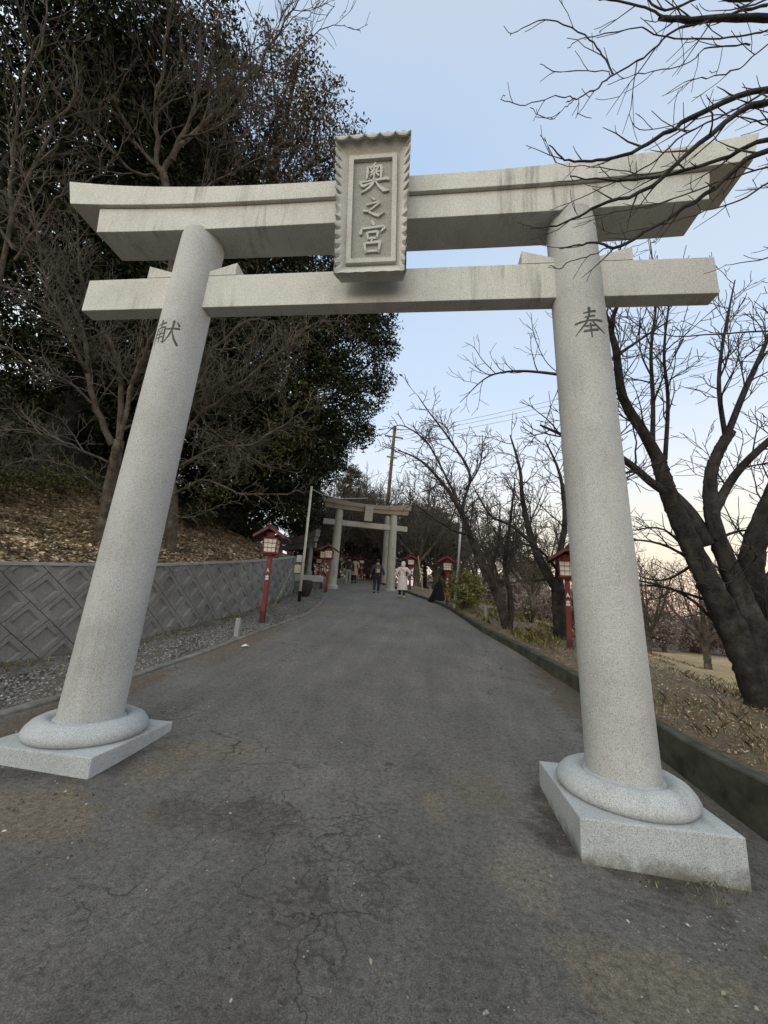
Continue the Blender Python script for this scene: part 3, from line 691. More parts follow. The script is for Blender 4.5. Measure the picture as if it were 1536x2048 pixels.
# ------------------------------------------------------------------ lanterns
def make_lantern():
    R0 = empty('lantern_post', (0, 0, 0))
    b = MB(); b.box((0, 0, 1.0), (.115, .115, 2.0)); post = b.build('post', M['red'], R0, bevel=.006)
    b = MB(); b.box((0, 0, .19), (.135, .135, .48)); b.build('post_foot', M['darkred'], R0, bevel=.006)
    for key, z, sz in (('mark_a', 1.52, .12), ('mark_b', 1.33, .125)):
        glyph('painted_character', key, sz, lambda u, v, d, z=z: (u, -.0585 - d, z + v), .002, M['white'], post, .85, 1.0)
    # lamp box, slightly narrower at the foot
    w0, w1, z0, z1 = .165, .19, 2.02, 2.40
    b = MB(); b.box((0, 0, z0 - .015), (.38, .38, .05)); b.box((0, 0, z1 + .01), (.42, .42, .04)); b.box((0, 0, z0 - .06), (.24, .24, .05))
    for sx in (-1, 1):
        for sy in (-1, 1): b.tube([(sx * w0, sy * w0, z0), (sx * w1, sy * w1, z1)], .018, 4)
    bx = b.build('lamp_box', M['red'], R0)
    for k in range(4):
        a = k * math.pi / 2; Mr = Matrix.Rotation(a, 3, 'Z')
        b = MB(); b.poly([Mr @ Vector(p) for p in ((-w0, -w0 + .006, z0), (w0, -w0 + .006, z0), (w1, -w1 + .006, z1), (-w1, -w1 + .006, z1))])
        b.build('paper_pane', M['paper'], bx)
        b = MB()
        for f in (1 / 3, 2 / 3):
            z = z0 + (z1 - z0) * f; w = w0 + (w1 - w0) * f
            b.box(Mr @ Vector((0, -w, z)), (2 * w, .014, .014), Mr)
            x = -1 + 2 * f; b.tube([Mr @ Vector((x * w0, -w0, z0)), Mr @ Vector((x * w1, -w1, z1))], .005, 4)
        b.build('lattice', M['darkred'], bx)
    # gable roof, ridge along the lane
    b = MB(); ew, eh, rz, ez = .43, .40, 2.72, 2.44
    for sx in (-1, 1):
        for th, off, mt_ in ((.02, 0, None),):
            n0 = len(b.v)
            b.v += [(0, -eh, rz + .02), (0, eh, rz + .02), (sx * ew, eh, ez + .02), (sx * ew, -eh, ez + .02), (0, -eh, rz - .015), (0, eh, rz - .015), (sx * ew, eh, ez - .015), (sx * ew, -eh, ez - .015)]
            b.f += [[n0, n0 + 1, n0 + 2, n0 + 3], [n0 + 7, n0 + 6, n0 + 5, n0 + 4], [n0 + 2, n0 + 6, n0 + 7, n0 + 3], [n0, n0 + 3, n0 + 7, n0 + 4], [n0 + 1, n0 + 5, n0 + 6, n0 + 2]]
    b.box((0, 0, rz + .03), (.06, .84, .035)); b.build('roof', M['roof'], R0)
    for sy in (-1, 1):
        b = MB()
        for sx in (-1, 1):
            an = math.atan2(rz - ez, ew); Mr = Matrix.Rotation(sx * an, 3, 'Y'); b.box((sx * ew / 2, sy * (eh + .004), (rz + ez) / 2 - .035), (math.hypot(ew, rz - ez) + .01, .022, .05), Mr)
        b.box((0, sy * .2, z1 + .08), (.22, .02, .16)); b.box((0, sy * (eh / 2 + .1), rz - .06), (.04, eh - .2 + .03, .05))
        b.build('gable_board', M['red'], R0)
    return R0
LAN = make_lantern()
lan = [  # x, y, z, height scale, yaw, label
    (-3.64, 6.67, .50, 1.0, .12, 'nearest left red lantern post with white painted characters, in the gravel before the block wall'),
    (-3.95, 14.35, 1.56, .85, .1, 'red lantern post just in front of the left pillar of the weathered torii'),
    (-4.62, 15.9, 1.74, .83, .1, 'red lantern post half hidden behind the one beside the weathered torii pillar'),
    (4.17, 6.25, .38, .93, -.25, 'large red lantern post half hidden behind the right pillar of the granite torii'),
    (1.55, 12.1, 1.33, .72, -.2, 'red lantern post on the right verge beside the slim grey pole'),
]
for i, (x, y, z, sc, rz, lb) in enumerate(lan):
    o = LAN if i == 0 else copy_tree(LAN)
    o.location = (x, y, z - .06); o.rotation_euler.z = rz; o.scale = (sc ** .3,) * 2 + (sc,)
    tag(o, lb, 'lantern', 'red lantern posts along the lane')
for (px, py, dp, top, lb) in [(722, 1156, 27, 1116, 'small red lantern post between the walkers in the distance, centre of the far gate'),
                              (819, 1178, 21.5, 1112, 'red lantern post showing behind the hood of the woman in the pale coat'),
                              (576, 1145, 25, 1096, 'tiny red lantern post behind the end of the block wall, left of the pale pole'),
                              (635, 1165, 24, 1112, 'small dark red lantern post left of the weathered torii, right of the pale pole')]:
    o = copy_tree(LAN); q = P(px, py, dp); o.location = tuple(q); s_ = (py - top) * dp / FPX / 2.75
    o.scale = (.95, .95, s_); tag(o, lb, 'lantern', 'red lantern posts along the lane')

# ------------------------------------------------------------------ poles, markers, small things
def pole_left():
    q = g(-4.02, 10.82, 0); T = empty('light_pole', (q[0], q[1], q[2]), 'pale painted steel pole with meter boxes standing in the gravel verge', 'pole')
    hgt = 4.55
    b = MB(); b.tube([(0, 0, .35), (0, 0, 2.2), (0, 0, hgt)], [.055, .05, .045], 12); b.build('pole', M['polepaint'], T, smooth=True)
    b = MB(); b.tube([(0, 0, -.2), (0, 0, .4)], .065, 10); b.build('pole_foot', M['black'], T)
    b = MB(); b.box((-.16, 0, 1.62), (.2, .14, .26)); b.build('meter_box', M['galv'], T, bevel=.01)
    b = MB(); b.box((-.18, 0, 1.22), (.24, .14, .3)); b.build('meter_box', M['cream'], T, bevel=.01)
    b = MB(); b.tube([(0, 0, hgt - .1), (.5, -.1, hgt - .35), (1.2, -.1, hgt - .5), (2.2, .8, hgt - .2)], .012, 5); b.build('cable', M['galv'], T)
pole_left()
q = g(1.75, 11.17); T = empty('slim_pole', q, 'slim grey steel pole on the right verge beside the far red lantern', 'pole')
b = MB(); b.tube([(0, 0, -.2), (.1, 0, 1.1)], .06, 12); b.build('pole_sleeve', M['galv'], T, smooth=True)
b = MB(); b.tube([(.1, 0, 1.1), (.22, 0, 3.55)], .042, 12); b.build('pole', M['galv'], T, smooth=True)

def upole():
    base = P(760, 1165, 34); top = P(790, 852, 34); v = top - base
    T = empty('utility_pole', tuple(base), 'tall brown utility pole with crossarm rising behind the weathered torii', 'utility pole')
    b = MB(); b.tube([(0, 0, 0), tuple(v)], [.19, .13], 12); b.build('pole', M['wood'], T, smooth=True)
    for f, w in ((.93, 1.6), (.80, .9)):
        b = MB(); c = v * f; b.box(tuple(c), (w, .1, .1), Matrix.Rotation(.15, 3, 'Y')); b.build('crossarm', M['wood'], T)
    for k in range(9):
        b = MB(); c = v * (.45 + .05 * k); b.box((c[0] + (-1) ** k * .22, c[1], c[2]), (.28, .04, .04)); b.build('step_bolt', M['wood'], T)
upole()
for k, (a, bb) in enumerate([((786, 868), (1536, 655)), ((786, 874), (1536, 672)), ((786, 882), (1536, 690))]):
    A_ = P(a[0], a[1], 34); B_ = P(bb[0] + 250, bb[1] - 60, 30)
    b = MB(); pts = []
    for i in range(21):
        s_ = i / 20; p = A_ * (1 - s_) + B_ * s_; p = p.copy(); p[2] -= 1.0 * 4 * s_ * (1 - s_); pts.append(tuple(p))
    b.tube(pts, .014, 5)
    tag(b.build('power_line', M['wire']), ['uppermost', 'middle', 'lowest'][k] + ' of the three thin overhead wires crossing the sky behind the right pillar', 'wire', 'overhead wires')

def marker(x, y, h, w, label):
    z = g(x, y)[2]; b = MB(); b.box((x, y, z + h / 2 - .1), (w, w, h + .2), Matrix.Rotation(.1, 3, 'Z')); 
    tag(b.build('marker_post', M['concrete'], bevel=.012), label, 'marker post')
marker(-3.5, 5.0, .42, .1, 'short grey concrete boundary post in the gravel before the nearest left lantern')
marker(2.65, 9.4, .42, .1, 'small stone marker post on the right verge near the green bush')

# guy rope, bamboo stick, black cover, brown stump, low block, litter
b = MB(); b.tube([g(-4.5, 9.6, .02), g(-4.35, 10.6, 1.25)], .012, 5); tag(b.build('guy_rope', M['straw']), 'thin straw coloured cord slanting up in front of the end of the block wall', 'cord')
a_ = P(845, 1180, 19); c_ = P(836, 1112, 19); b = MB(); b.tube([tuple(a_), tuple(c_)], .035, 6); tag(b.build('bamboo_stick', M['straw']), 'leaning yellow bamboo stick behind the woman in the pale coat', 'stick')
q = P(612, 1178, 16.2); b = MB(); b.lathe([(.12, -.3), (.22, -.1), (.27, .15), (.23, .32), (.2, .36), (.16, .34), (.14, .2), (.04, .15)], tuple(q), 20, False); tag(b.build('clay_pot', plain('clay', (.035, .024, .02)), smooth=True), 'big dark brown pot on the gravel behind the pale pole', 'pot')
def black_cover():
    q = P(871, 1203, 16.8); b = MB(); n0 = 0; rings = []
    for k, (r, z) in enumerate([(.34, -.1), (.33, .1), (.24, .4), (.17, .66), (.10, .82), (.03, .88)]):
        for i in range(14):
            a = 2 * math.pi * i / 14; rr = r * (1 + .18 * math.sin(3 * a + k) + .08 * math.sin(7 * a))
            b.v.append((q[0] + rr * math.cos(a) + .18 * (z), q[1] + rr * math.sin(a), q[2] + z))
    for k in range(5):
        for i in range(14): j = (i + 1) % 14; b.f.append([k * 14 + i, k * 14 + j, (k + 1) * 14 + j, (k + 1) * 14 + i])
    b.f.append([70 + i for i in range(14)])
    tag(b.build('covered_bundle', M['black'], smooth=True), 'black plastic sheeting draped over a bundle left of the far right lantern', 'bundle')
black_cover()
A_ = P(590, 1153, 20); B_ = P(642, 1160, 20); d_ = B_ - A_; b = MB(); an = math.atan2(d_[1], d_[0])
b.box(tuple((A_ + B_) / 2), (math.hypot(d_[0], d_[1]) + .2, .35, .32), Matrix.Rotation(an, 3, 'Z'))
tag(b.build('low_kerb_block', M['galv'], bevel=.02), 'low pale blue grey concrete ledge at the foot of the small stone torii', 'ledge')
q = g(-2.96, 4.34, .01); b = MB(); b.v = [(q[0] + x, q[1] + y, q[2] + z) for x, y, z in [(-.07, -.04, 0), (.06, -.05, .03), (.09, .04, .01), (-.02, .07, .05), (-.08, .03, .02), (0, 0, .06)]]
b.f = [[0, 1, 5], [1, 2, 5], [2, 3, 5], [3, 4, 5], [4, 0, 5]]; tag(b.build('paper_scrap', M['white']), 'crumpled white paper scrap at the left edge of the asphalt', 'litter')
# ------------------------------------------------------------------ bare trees
def nrm(v):
    n = math.sqrt(v[0] ** 2 + v[1] ** 2 + v[2] ** 2) + 1e-9; return (v[0] / n, v[1] / n, v[2] / n)
class Tubes:
    def __init__(s): s.V = []; s.F = []; s.n = 0
    def add(s, pts, rs, k):
        pts = np.asarray(pts, float); rs = np.asarray(rs, float); n = len(pts)
        t = np.gradient(pts, axis=0); t /= np.linalg.norm(t, axis=1)[:, None] + 1e-9
        ref = np.array([0, 0, 1.]) if abs(t[0, 2]) < .8 else np.array([1., 0, 0])
        X = np.cross(t, ref); X /= np.linalg.norm(X, axis=1)[:, None] + 1e-9
        for i in range(1, n):
            if X[i] @ X[i - 1] < 0: X[i] = -X[i]
        Y = np.cross(t, X); a = np.arange(k) * 2 * math.pi / k
        if k >= 20:
            Rn = np.random.default_rng(n); lob_ = 1 + .10 * np.cos(3 * a + 1.3)[None] + .06 * np.cos(5 * a[None] + np.linspace(0, 5, n)[:, None]) + Rn.normal(size=(n, k)) * .03
            rs = (rs[:, None] * lob_)[..., None]
        else: rs = rs[:, None, None]
        R_ = pts[:, None, :] + rs * (np.cos(a)[None, :, None] * X[:, None, :] + np.sin(a)[None, :, None] * Y[:, None, :])
        s.V.append(R_.reshape(-1, 3)); i, j = np.meshgrid(np.arange(n - 1), np.arange(k), indexing='ij'); j2 = (j + 1) % k
        s.F.append((np.stack([i * k + j, i * k + j2, (i + 1) * k + j2, (i + 1) * k + j], -1).reshape(-1, 4) + s.n)); s.n += n * k
    def mesh(s, name): return np_mesh(name, np.vstack(s.V), np.vstack(s.F))

class Tree:
    """limbs given by hand, boughs and twigs grown from them"""
    def __init__(s, seed, up=.25, droop=0.0, wander=.22, rmin=.0045, step=.22, dens=1.0, ang=(30, 65), ratio=.55, minlen=.13, lvl=3, spread=None):
        s.R = random.Random(seed); s.wood = Tubes(); s.tw = Tubes(); s.up = up; s.droop = droop; s.w = wander; s.rmin = rmin; s.step = step
        s.dens = dens; s.ang = ang; s.ratio = ratio; s.minlen = minlen; s.lvl = lvl; s.count = 0
    thin = 1.0
    def smooth(s, pts, rs, knots=4):
        rs = np.asarray(rs, float) * s.thin
        pts = np.asarray(pts, float); n = len(pts)
        t = np.linspace(0, n - 1, (n - 1) * knots + 1); out = []
        for q in t:
            i = min(int(q), n - 2); f = q - i
            p0, p1, p2, p3 = pts[max(i - 1, 0)], pts[i], pts[i + 1], pts[min(i + 2, n - 1)]
            out.append(.5 * ((2 * p1) + (p2 - p0) * f + (2 * p0 - 5 * p1 + 4 * p2 - p3) * f * f + (3 * p1 - p0 - 3 * p2 + p3) * f ** 3))
        return np.array(out), np.interp(t, range(n), rs)
    def limb(s, pts, rs, kids=True, level=1, knots=4, frm=.15, jag=.0, klen=None, k=None):
        p, r = s.smooth(pts, rs, knots)
        if jag: p[1:-1] += np.array([[s.R.gauss(0, jag) for _ in range(3)] for _ in range(len(p) - 2)])
        if max(rs) > .12: p, r, k = s.rough(p, r, k)
        (s.wood if max(rs) > .02 else s.tw).add(p, r, k or (10 if max(rs) > .08 else 6 if max(rs) > .02 else 4))
        if kids: s.kids(p, r, level, frm, klen)
        return p, r
    def rough(s, p, r, k):
        t = np.linspace(0, len(p) - 1, len(p) * 4); i = np.arange(len(p)); p2 = np.stack([np.interp(t, i, p[:, c]) for c in range(3)], 1); r2 = np.interp(t, i, r)
        ph = s.R.uniform(0, 6); return p2, r2 * (1 + .035 * np.sin(t * 5.1 + ph) + .025 * np.sin(t * 11.7) + np.array([s.R.gauss(0, .012) for _ in t])), 24
    def kids(s, p, r, level, frm=.12, klen=None):
        seg = np.linalg.norm(np.diff(p, axis=0), axis=1); cum = np.concatenate([[0], np.cumsum(seg)]); L = cum[-1]
        sp = s.step * (.85 if level == 1 else .68 if level == 2 else .6) / s.dens
        q = L * frm + s.R.random() * sp; side = s.R.random() * 6.28
        while q < L:
            i = int(np.searchsorted(cum, q)) - 1; i = max(0, min(i, len(seg) - 1)); f = (q - cum[i]) / (seg[i] + 1e-9)
            st = p[i] * (1 - f) + p[i + 1] * f; rr = r[i] * (1 - f) + r[i + 1] * f; d = nrm(p[i + 1] - p[i])
            side += 2.4 + s.R.gauss(0, .5); an = math.radians(s.R.uniform(*s.ang))
            ref = (0, 0, 1) if abs(d[2]) < .9 else (1, 0, 0); X = nrm(np.cross(d, ref)); Y = np.cross(d, X)
            dd = nrm(np.array(d) * math.cos(an) + (np.array(X) * math.cos(side) + Y * math.sin(side)) * math.sin(an))
            base = klen if klen and level == 1 else L
            ln = base * s.ratio * s.R.uniform(.55, 1.3) * (1.35 if level > 1 else 1.55) * (1 - .5 * q / L)
            if ln > s.minlen: s.grow(st, dd, ln, min(rr * .62, .006 + ln * .011), level + 1)
            q += sp * s.R.uniform(.6, 1.5)
    def grow(s, st, d, ln, r, level):
        s.count += 1
        n = max(3, int(ln / (.14 if ln < 1.2 else .25))); p = [np.array(st)]; d = np.array(d); sl_ = ln / n
        cx = np.array([s.R.gauss(0, 1) for _ in range(3)]) * s.w * .5
        for i in range(n):
            d = d + np.array([s.R.gauss(0, s.w) for _ in range(3)]) * .55 + cx * .35; d[2] += s.up * .22 - s.droop * .2 * (i / n)
            d = d / np.linalg.norm(d); p.append(p[-1] + d * sl_)
        p = np.array(p); rs = np.linspace(max(r, s.rmin), s.rmin * .8, len(p))
        (s.wood if r > .02 else s.tw).add(p, rs, 5 if r > .02 else 3)
        if level < s.lvl + 1 and ln > s.minlen * 1.3: s.kids(p, rs, level, .15)
    def finish(s, name, loc, label, cat='tree', wood=None, tw=None, group=None):
        T = empty(name, tuple(loc), label, cat, group); off = np.array(loc, float)
        s.wood.V = [v - off for v in s.wood.V]; s.tw.V = [v - off for v in s.tw.V]
        link('trunk', s.wood.mesh('trunk'), wood or M['bark'], T, True)
        if s.tw.V: link('twigs', s.tw.mesh('twigs'), tw or M['twig'], T, True)
        return T
def PP(lst):
    """(px, py, depth) triples to points"""
    return [P(*q) for q in lst]

# big cherry on the right verge
t = Tree(11, up=.45, wander=.3, rmin=.006, step=.26, dens=1.2, ang=(25, 60), ratio=.5, lvl=3); t.thin = 0.86
D = 5.9
t.limb(PP([(1552, 1560, D), (1528, 1400, D), (1470, 1270, D + .1), (1400, 1130, D + .2), (1345, 1010, D + .3), (1325, 950, D + .3), (1313, 912, D + .3)]), [.36, .28, .22, .175, .14, .12, .10], False, k=16)
t.limb(PP([(1560, 1500, D), (1520, 1300, D + .1), (1485, 1200, D + .2), (1430, 1060, D + .4), (1420, 960, D + .5), (1436, 905, D + .5), (1462, 862, D + .5)]), [.30, .22, .17, .13, .105, .09, .08], False, k=14)
t.limb(PP([(1580, 1500, D + .1), (1545, 1250, D + .3), (1500, 1130, D + .3), (1560, 960, D + .2), (1640, 800, D)]), [.34, .24, .19, .14, .08], True, klen=2)
t.limb(PP([(1420, 1090, D + .4), (1385, 1030, D + .6), (1350, 990, D + .8)]), [.12, .10, .08], False)
t.limb(PP([(1322, 930, D + .3), (1290, 870, D + .3), (1246, 795, D + .3), (1232, 700, D + .2), (1222, 650, D + .2), (1250, 575, D + .1)]), [.115, .09, .075, .06, .045, .02], klen=1.4)
t.limb(PP([(1226, 660, D + .2), (1205, 600, D + .4), (1215, 520, D + .5)]), [.03, .022, .008], klen=.8)
t.limb(PP([(1335, 985, D + .3), (1303, 965, D + .25), (1262, 930, D + .2), (1215, 900, D + .1), (1150, 880, D), (1080, 850, D + .2)]), [.09, .07, .06, .05, .035, .015], klen=1.6)
t.limb(PP([(1305, 885, D + .3), (1306, 800, D + .4), (1302, 700, D + .4), (1312, 600, D + .5), (1300, 480, D + .6)]), [.045, .035, .028, .018, .008], klen=1.3)
t.limb(PP([(1330, 920, D + .3), (1336, 800, D + .3), (1328, 700, D + .2), (1345, 560, D + .1)]), [.04, .03, .022, .01], klen=1.3)
t.limb(PP([(1452, 880, D + .5), (1438, 780, D + .5), (1445, 690, D + .6), (1470, 560, D + .7)]), [.045, .035, .026, .01], klen=1.3)
t.limb(PP([(1456, 866, D + .5), (1490, 780, D + .5), (1530, 690, D + .4), (1580, 560, D + .3)]), [.06, .05, .035, .012], klen=1.4)
t.limb(PP([(1425, 1030, D + .4), (1470, 950, D + .4), (1540, 880, D + .3), (1640, 800, D + .2)]), [.09, .07, .06, .03], klen=1.5)
for a in ([(1420, 1150), (1340, 1095), (1260, 1080), (1180, 1100)], [(1440, 1210), (1350, 1180), (1260, 1160), (1190, 1180)], [(1400, 1120), (1330, 1160), (1270, 1150)], [(1455, 1270), (1370, 1190), (1290, 1170), (1240, 1180)],
          [(1430, 1080), (1500, 1060), (1600, 1090)], [(1470, 1180), (1540, 1170), (1600, 1190)], [(1400, 1130), (1330, 1060), (1270, 1060)]):
    t.limb(PP([(x, y, D + .3 + .3 * i) for i, (x, y) in enumerate(a)]), np.linspace(.032, .01, len(a)), klen=.9, frm=.3)
t.finish('cherry_tree', g(5.15, 2.3), 'big dark bare cherry tree with thick forked trunks right of the right pillar', wood=M['bark_dark'])

# cherry outside the frame to the right, boughs reaching over the gate
t = Tree(5, up=.6, wander=.21, rmin=.0032, step=.27, dens=1.0, ang=(22, 55), ratio=.5, lvl=2, minlen=.08)
base = np.array(g(5.6, -.9)); top = P(1900, 250, 3.6)
t.limb([base + (0, 0, -.2), base + (-.1, 0, 1.2), (top + base) / 2 + (.2, .2, .3), top], [.24, .2, .17, .13], False, k=12)
D = 3.3
for pts, r0, r1, kl in [([(1900, 250, 3.6), (1700, 60, D), (1536, 36, D), (1400, 38, D), (1318, 36, D)], .07, .026, .3),
                    ([(1330, 36, D), (1290, 15, D), (1220, 0, D), (1178, -2, D)], .016, .009, .3),
                    ([(1536, 10, D), (1440, 35, D + .1), (1345, 65, D + .1), (1300, 105, D + .1), (1230, 148, D + .1), (1190, 178, D), (1152, 198, D), (1132, 205, D)], .022, .006, .5),
                    ([(1900, 250, 3.6), (1720, 230, D - .1), (1536, 178, D), (1400, 228, D), (1340, 262, D), (1265, 305, D), (1180, 322, D), (1130, 318, D), (1098, 290, D)], .05, .006, .45),
                    ([(1900, 280, 3.6), (1720, 270, D), (1536, 204, D - .1), (1400, 285, D - .1), (1300, 375, D - .1), (1200, 410, D - .1), (1130, 445, D), (1060, 458, D)], .05, .005, .45),
                    ([(1900, 300, 3.6), (1700, 300, D), (1536, 280, D), (1440, 320, D + .1), (1330, 350, D + .1), (1235, 360, D), (1140, 352, D)], .045, .006, .45),
                    ([(1900, 320, 3.6), (1700, 330, D), (1536, 300, D - .1), (1430, 375, D), (1330, 440, D), (1240, 492, D), (1190, 485, D), (1150, 490, D), (1118, 497, D)], .045, .005, .4),
                    ([(1240, 492, D), (1195, 505, D), (1140, 524, D), (1120, 538, D), (1098, 532, D)], .010, .005, .2),
                    ([(1500, 90, D + .1), (1420, 95, D + .1), (1370, 130, D + .1), (1290, 145, D), (1215, 170, D)], .012, .004, .3),
                    ([(1536, 60, D), (1460, 75, D), (1350, 78, D), (1280, 58, D), (1170, 75, D), (1135, 96, D)], .013, .004, .3),
                    ([(1225, 148, D), (1205, 110, D), (1170, 72, D), (1100, 40, D), (1050, 55, D), (1020, 72, D)], .012, .004, .3),
                    ([(1220, 152, D), (1205, 140, D), (1120, 142, D), (1080, 128, D)], .008, .004, .2),
                    ([(1152, 198, D), (1110, 192, D), (1050, 210, D), (1005, 200, D), (1010, 190, D)], .008, .004, .2),
                    ([(1148, 200, D), (1130, 215, D), (1100, 240, D), (1060, 215, D)], .007, .004, .2),
                    ([(1536, 250, D), (1460, 228, D), (1380, 240, D), (1290, 262, D), (1265, 245, D)], .010, .004, .3),
                    ([(1700, 480, D), (1600, 500, D), (1536, 515, D), (1450, 530, D)], .02, .004, .3),
                    ([(1700, 640, D), (1600, 660, D), (1500, 664, D), (1350, 672, D), (1260, 662, D)], .022, .004, .35),
                    ([(1700, 340, D), (1560, 330, D + .1), (1450, 360, D + .1), (1340, 400, D + .1), (1230, 425, D + .1), (1140, 440, D + .1)], .02, .004, .35),
                    ([(1700, 400, D), (1560, 360, D), (1480, 400, D), (1390, 430, D), (1300, 455, D), (1210, 470, D)], .018, .004, .3),
                    ([(1700, 180, D), (1560, 175, D), (1480, 215, D), (1370, 268, D), (1300, 330, D), (1220, 368, D), (1150, 400, D), (1100, 420, D)], .02, .004, .35),
                    ([(1360, 330, D), (1290, 350, D), (1200, 335, D), (1120, 330, D), (1095, 290, D)], .010, .003, .25),
                    ([(1560, 60, D), (1490, 130, D), (1440, 150, D), (1380, 160, D), (1330, 190, D)], .012, .004, .3),
                    ([(1700, -60, D), (1500, 0, D), (1420, -10, D), (1330, 20, D), (1280, -20, D)], .03, .008, .5)]:
    t.limb(PP(pts), np.linspace(r0 * .6, r1 * .75, len(pts)), klen=kl * 1.5, frm=.12, knots=5, jag=.0045)
t.finish('cherry_tree', base, 'bare cherry whose dark boughs hang over the top right end of the granite torii', wood=M['bark_dark'])

# two cherries on the right verge further up
t = Tree(21, up=.12, droop=.5, wander=.3, rmin=.0085, step=.25, dens=1.1, ang=(25, 60), ratio=.5, lvl=3); t.thin = 0.85
D = 11.2
t.limb(PP([(1020, 1285, D), (1008, 1230, D), (990, 1180, D), (962, 1125, D), (940, 1070, D), (915, 1010, D), (880, 960, D), (840, 920, D), (795, 900, D)]), [.20, .15, .13, .12, .10, .075, .05, .035, .015], klen=2.0, frm=.45, k=10)
t.limb(PP([(1018, 1260, D), (1022, 1200, D + .2), (1010, 1130, D + .4), (1020, 1050, D + .6), (1030, 960, D + .7)]), [.13, .09, .075, .05, .02], klen=1.8, frm=.3)
t.limb(PP([(1000, 1200, D), (985, 1140, D + .3), (998, 1080, D + .4), (1000, 1000, D + .4)]), [.06, .05, .04, .015], klen=1.5)
t.limb(PP([(950, 1100, D), (925, 1020, D + .2), (940, 950, D + .4), (900, 880, D + .4), (855, 820, D + .3), (835, 790, D + .2)]), [.08, .06, .05, .04, .025, .012], klen=1.7)
t.limb(PP([(940, 1070, D), (905, 1060, D - .4), (860, 1030, D - .8), (825, 1005, D - 1)]), [.05, .035, .025, .012], klen=1.2)
t.limb(PP([(915, 1000, D), (880, 930, D + .2), (850, 880, D + .3), (800, 850, D + .3), (770, 870, D + .3)]), [.05, .035, .03, .02, .01], klen=1.4)
t.limb(PP([(930, 980, D + .4), (960, 930, D + .6), (965, 870, D + .8)]), [.04, .03, .012], klen=1.4)
t.finish('cherry_tree', g(3.1, 7.9), 'slender bare cherry tree leaning left over the lane beside the green bush', wood=M['bark'], group='cherry trees on the right verge')
t = Tree(22, up=.25, droop=.3, wander=.3, rmin=.008, step=.25, dens=1.1, ang=(25, 60), ratio=.5, lvl=3)
D = 10.3
t.limb(PP([(1128, 1310, D), (1122, 1240, D), (1118, 1180, D)]), [.24, .2, .17], False, k=12)
t.limb(PP([(1118, 1185, D), (1085, 1130, D), (1062, 1075, D + .1), (1045, 1000, D + .2), (1040, 940, D + .2), (1020, 870, D + .3)]), [.13, .10, .085, .06, .04, .015], klen=1.9)
t.limb(PP([(1120, 1190, D), (1118, 1120, D + .3), (1130, 1040, D + .5), (1120, 950, D + .6), (1090, 880, D + .6)]), [.12, .09, .07, .04, .015], klen=1.8)
t.limb(PP([(1070, 1090, D), (1020, 1050, D + .3), (980, 1030, D + .5), (945, 970, D + .6)]), [.06, .04, .03, .012], klen=1.6)
t.limb(PP([(1112, 1160, D), (1060, 1160, D - .3), (1000, 1170, D - .4)]), [.03, .022, .012], klen=.8)
t.limb(PP([(1120, 1120, D + .3), (1160, 1060, D + .4), (1220, 980, D + .6), (1280, 940, D + .7)]), [.07, .05, .035, .015], klen=1.6)
t.limb(PP([(1122, 1150, D), (1080, 1100, D - .4), (1035, 1085, D - .7)]), [.04, .03, .015], klen=1.2)
t.finish('cherry_tree', g(4.3, 7.2), 'bare cherry tree with forked dark trunk, left of the large right lantern', wood=M['bark_dark'], group='cherry trees on the right verge')

# bough left of the right pillar (comes from a tree behind it)
t = Tree(31, up=.5, wander=.3, rmin=.005, step=.22, dens=1.1, ang=(30, 60), ratio=.45, lvl=2, minlen=.15)
D = 7.6
b0 = np.array(g(4.9, 5.0))
t.limb([b0 + (0, 0, -.2)] + PP([(1205, 1100, D + .4), (1185, 900, D + .2), (1170, 760, D)]), [.2, .15, .12, .07], False)
t.limb(PP([(1170, 760, D), (1110, 748, D), (1040, 742, D), (990, 748, D), (960, 765, D), (935, 790, D), (920, 805, D)]), [.035, .028, .022, .016, .012, .008, .006], klen=1.2, frm=.3)
t.limb(PP([(992, 748, D), (965, 720, D), (948, 695, D), (930, 685, D)]), [.012, .010, .008, .005], klen=.6)
t.limb(PP([(1115, 745, D), (1090, 720, D), (1068, 670, D), (1062, 625, D)]), [.012, .010, .008, .005], klen=.7)
t.limb(PP([(1170, 760, D), (1190, 640, D), (1230, 540, D), (1250, 450, D)]), [.06, .04, .02, .01], klen=1.4)
t.limb(PP([(1170, 760, D), (1250, 700, D + .3), (1340, 640, D + .4)]), [.05, .03, .012], klen=1.4)
t.finish('cherry_tree', b0, 'bare cherry tree hidden behind the right pillar, one bough reaching left into open sky', wood=M['bark'], group='cherry trees on the right verge')

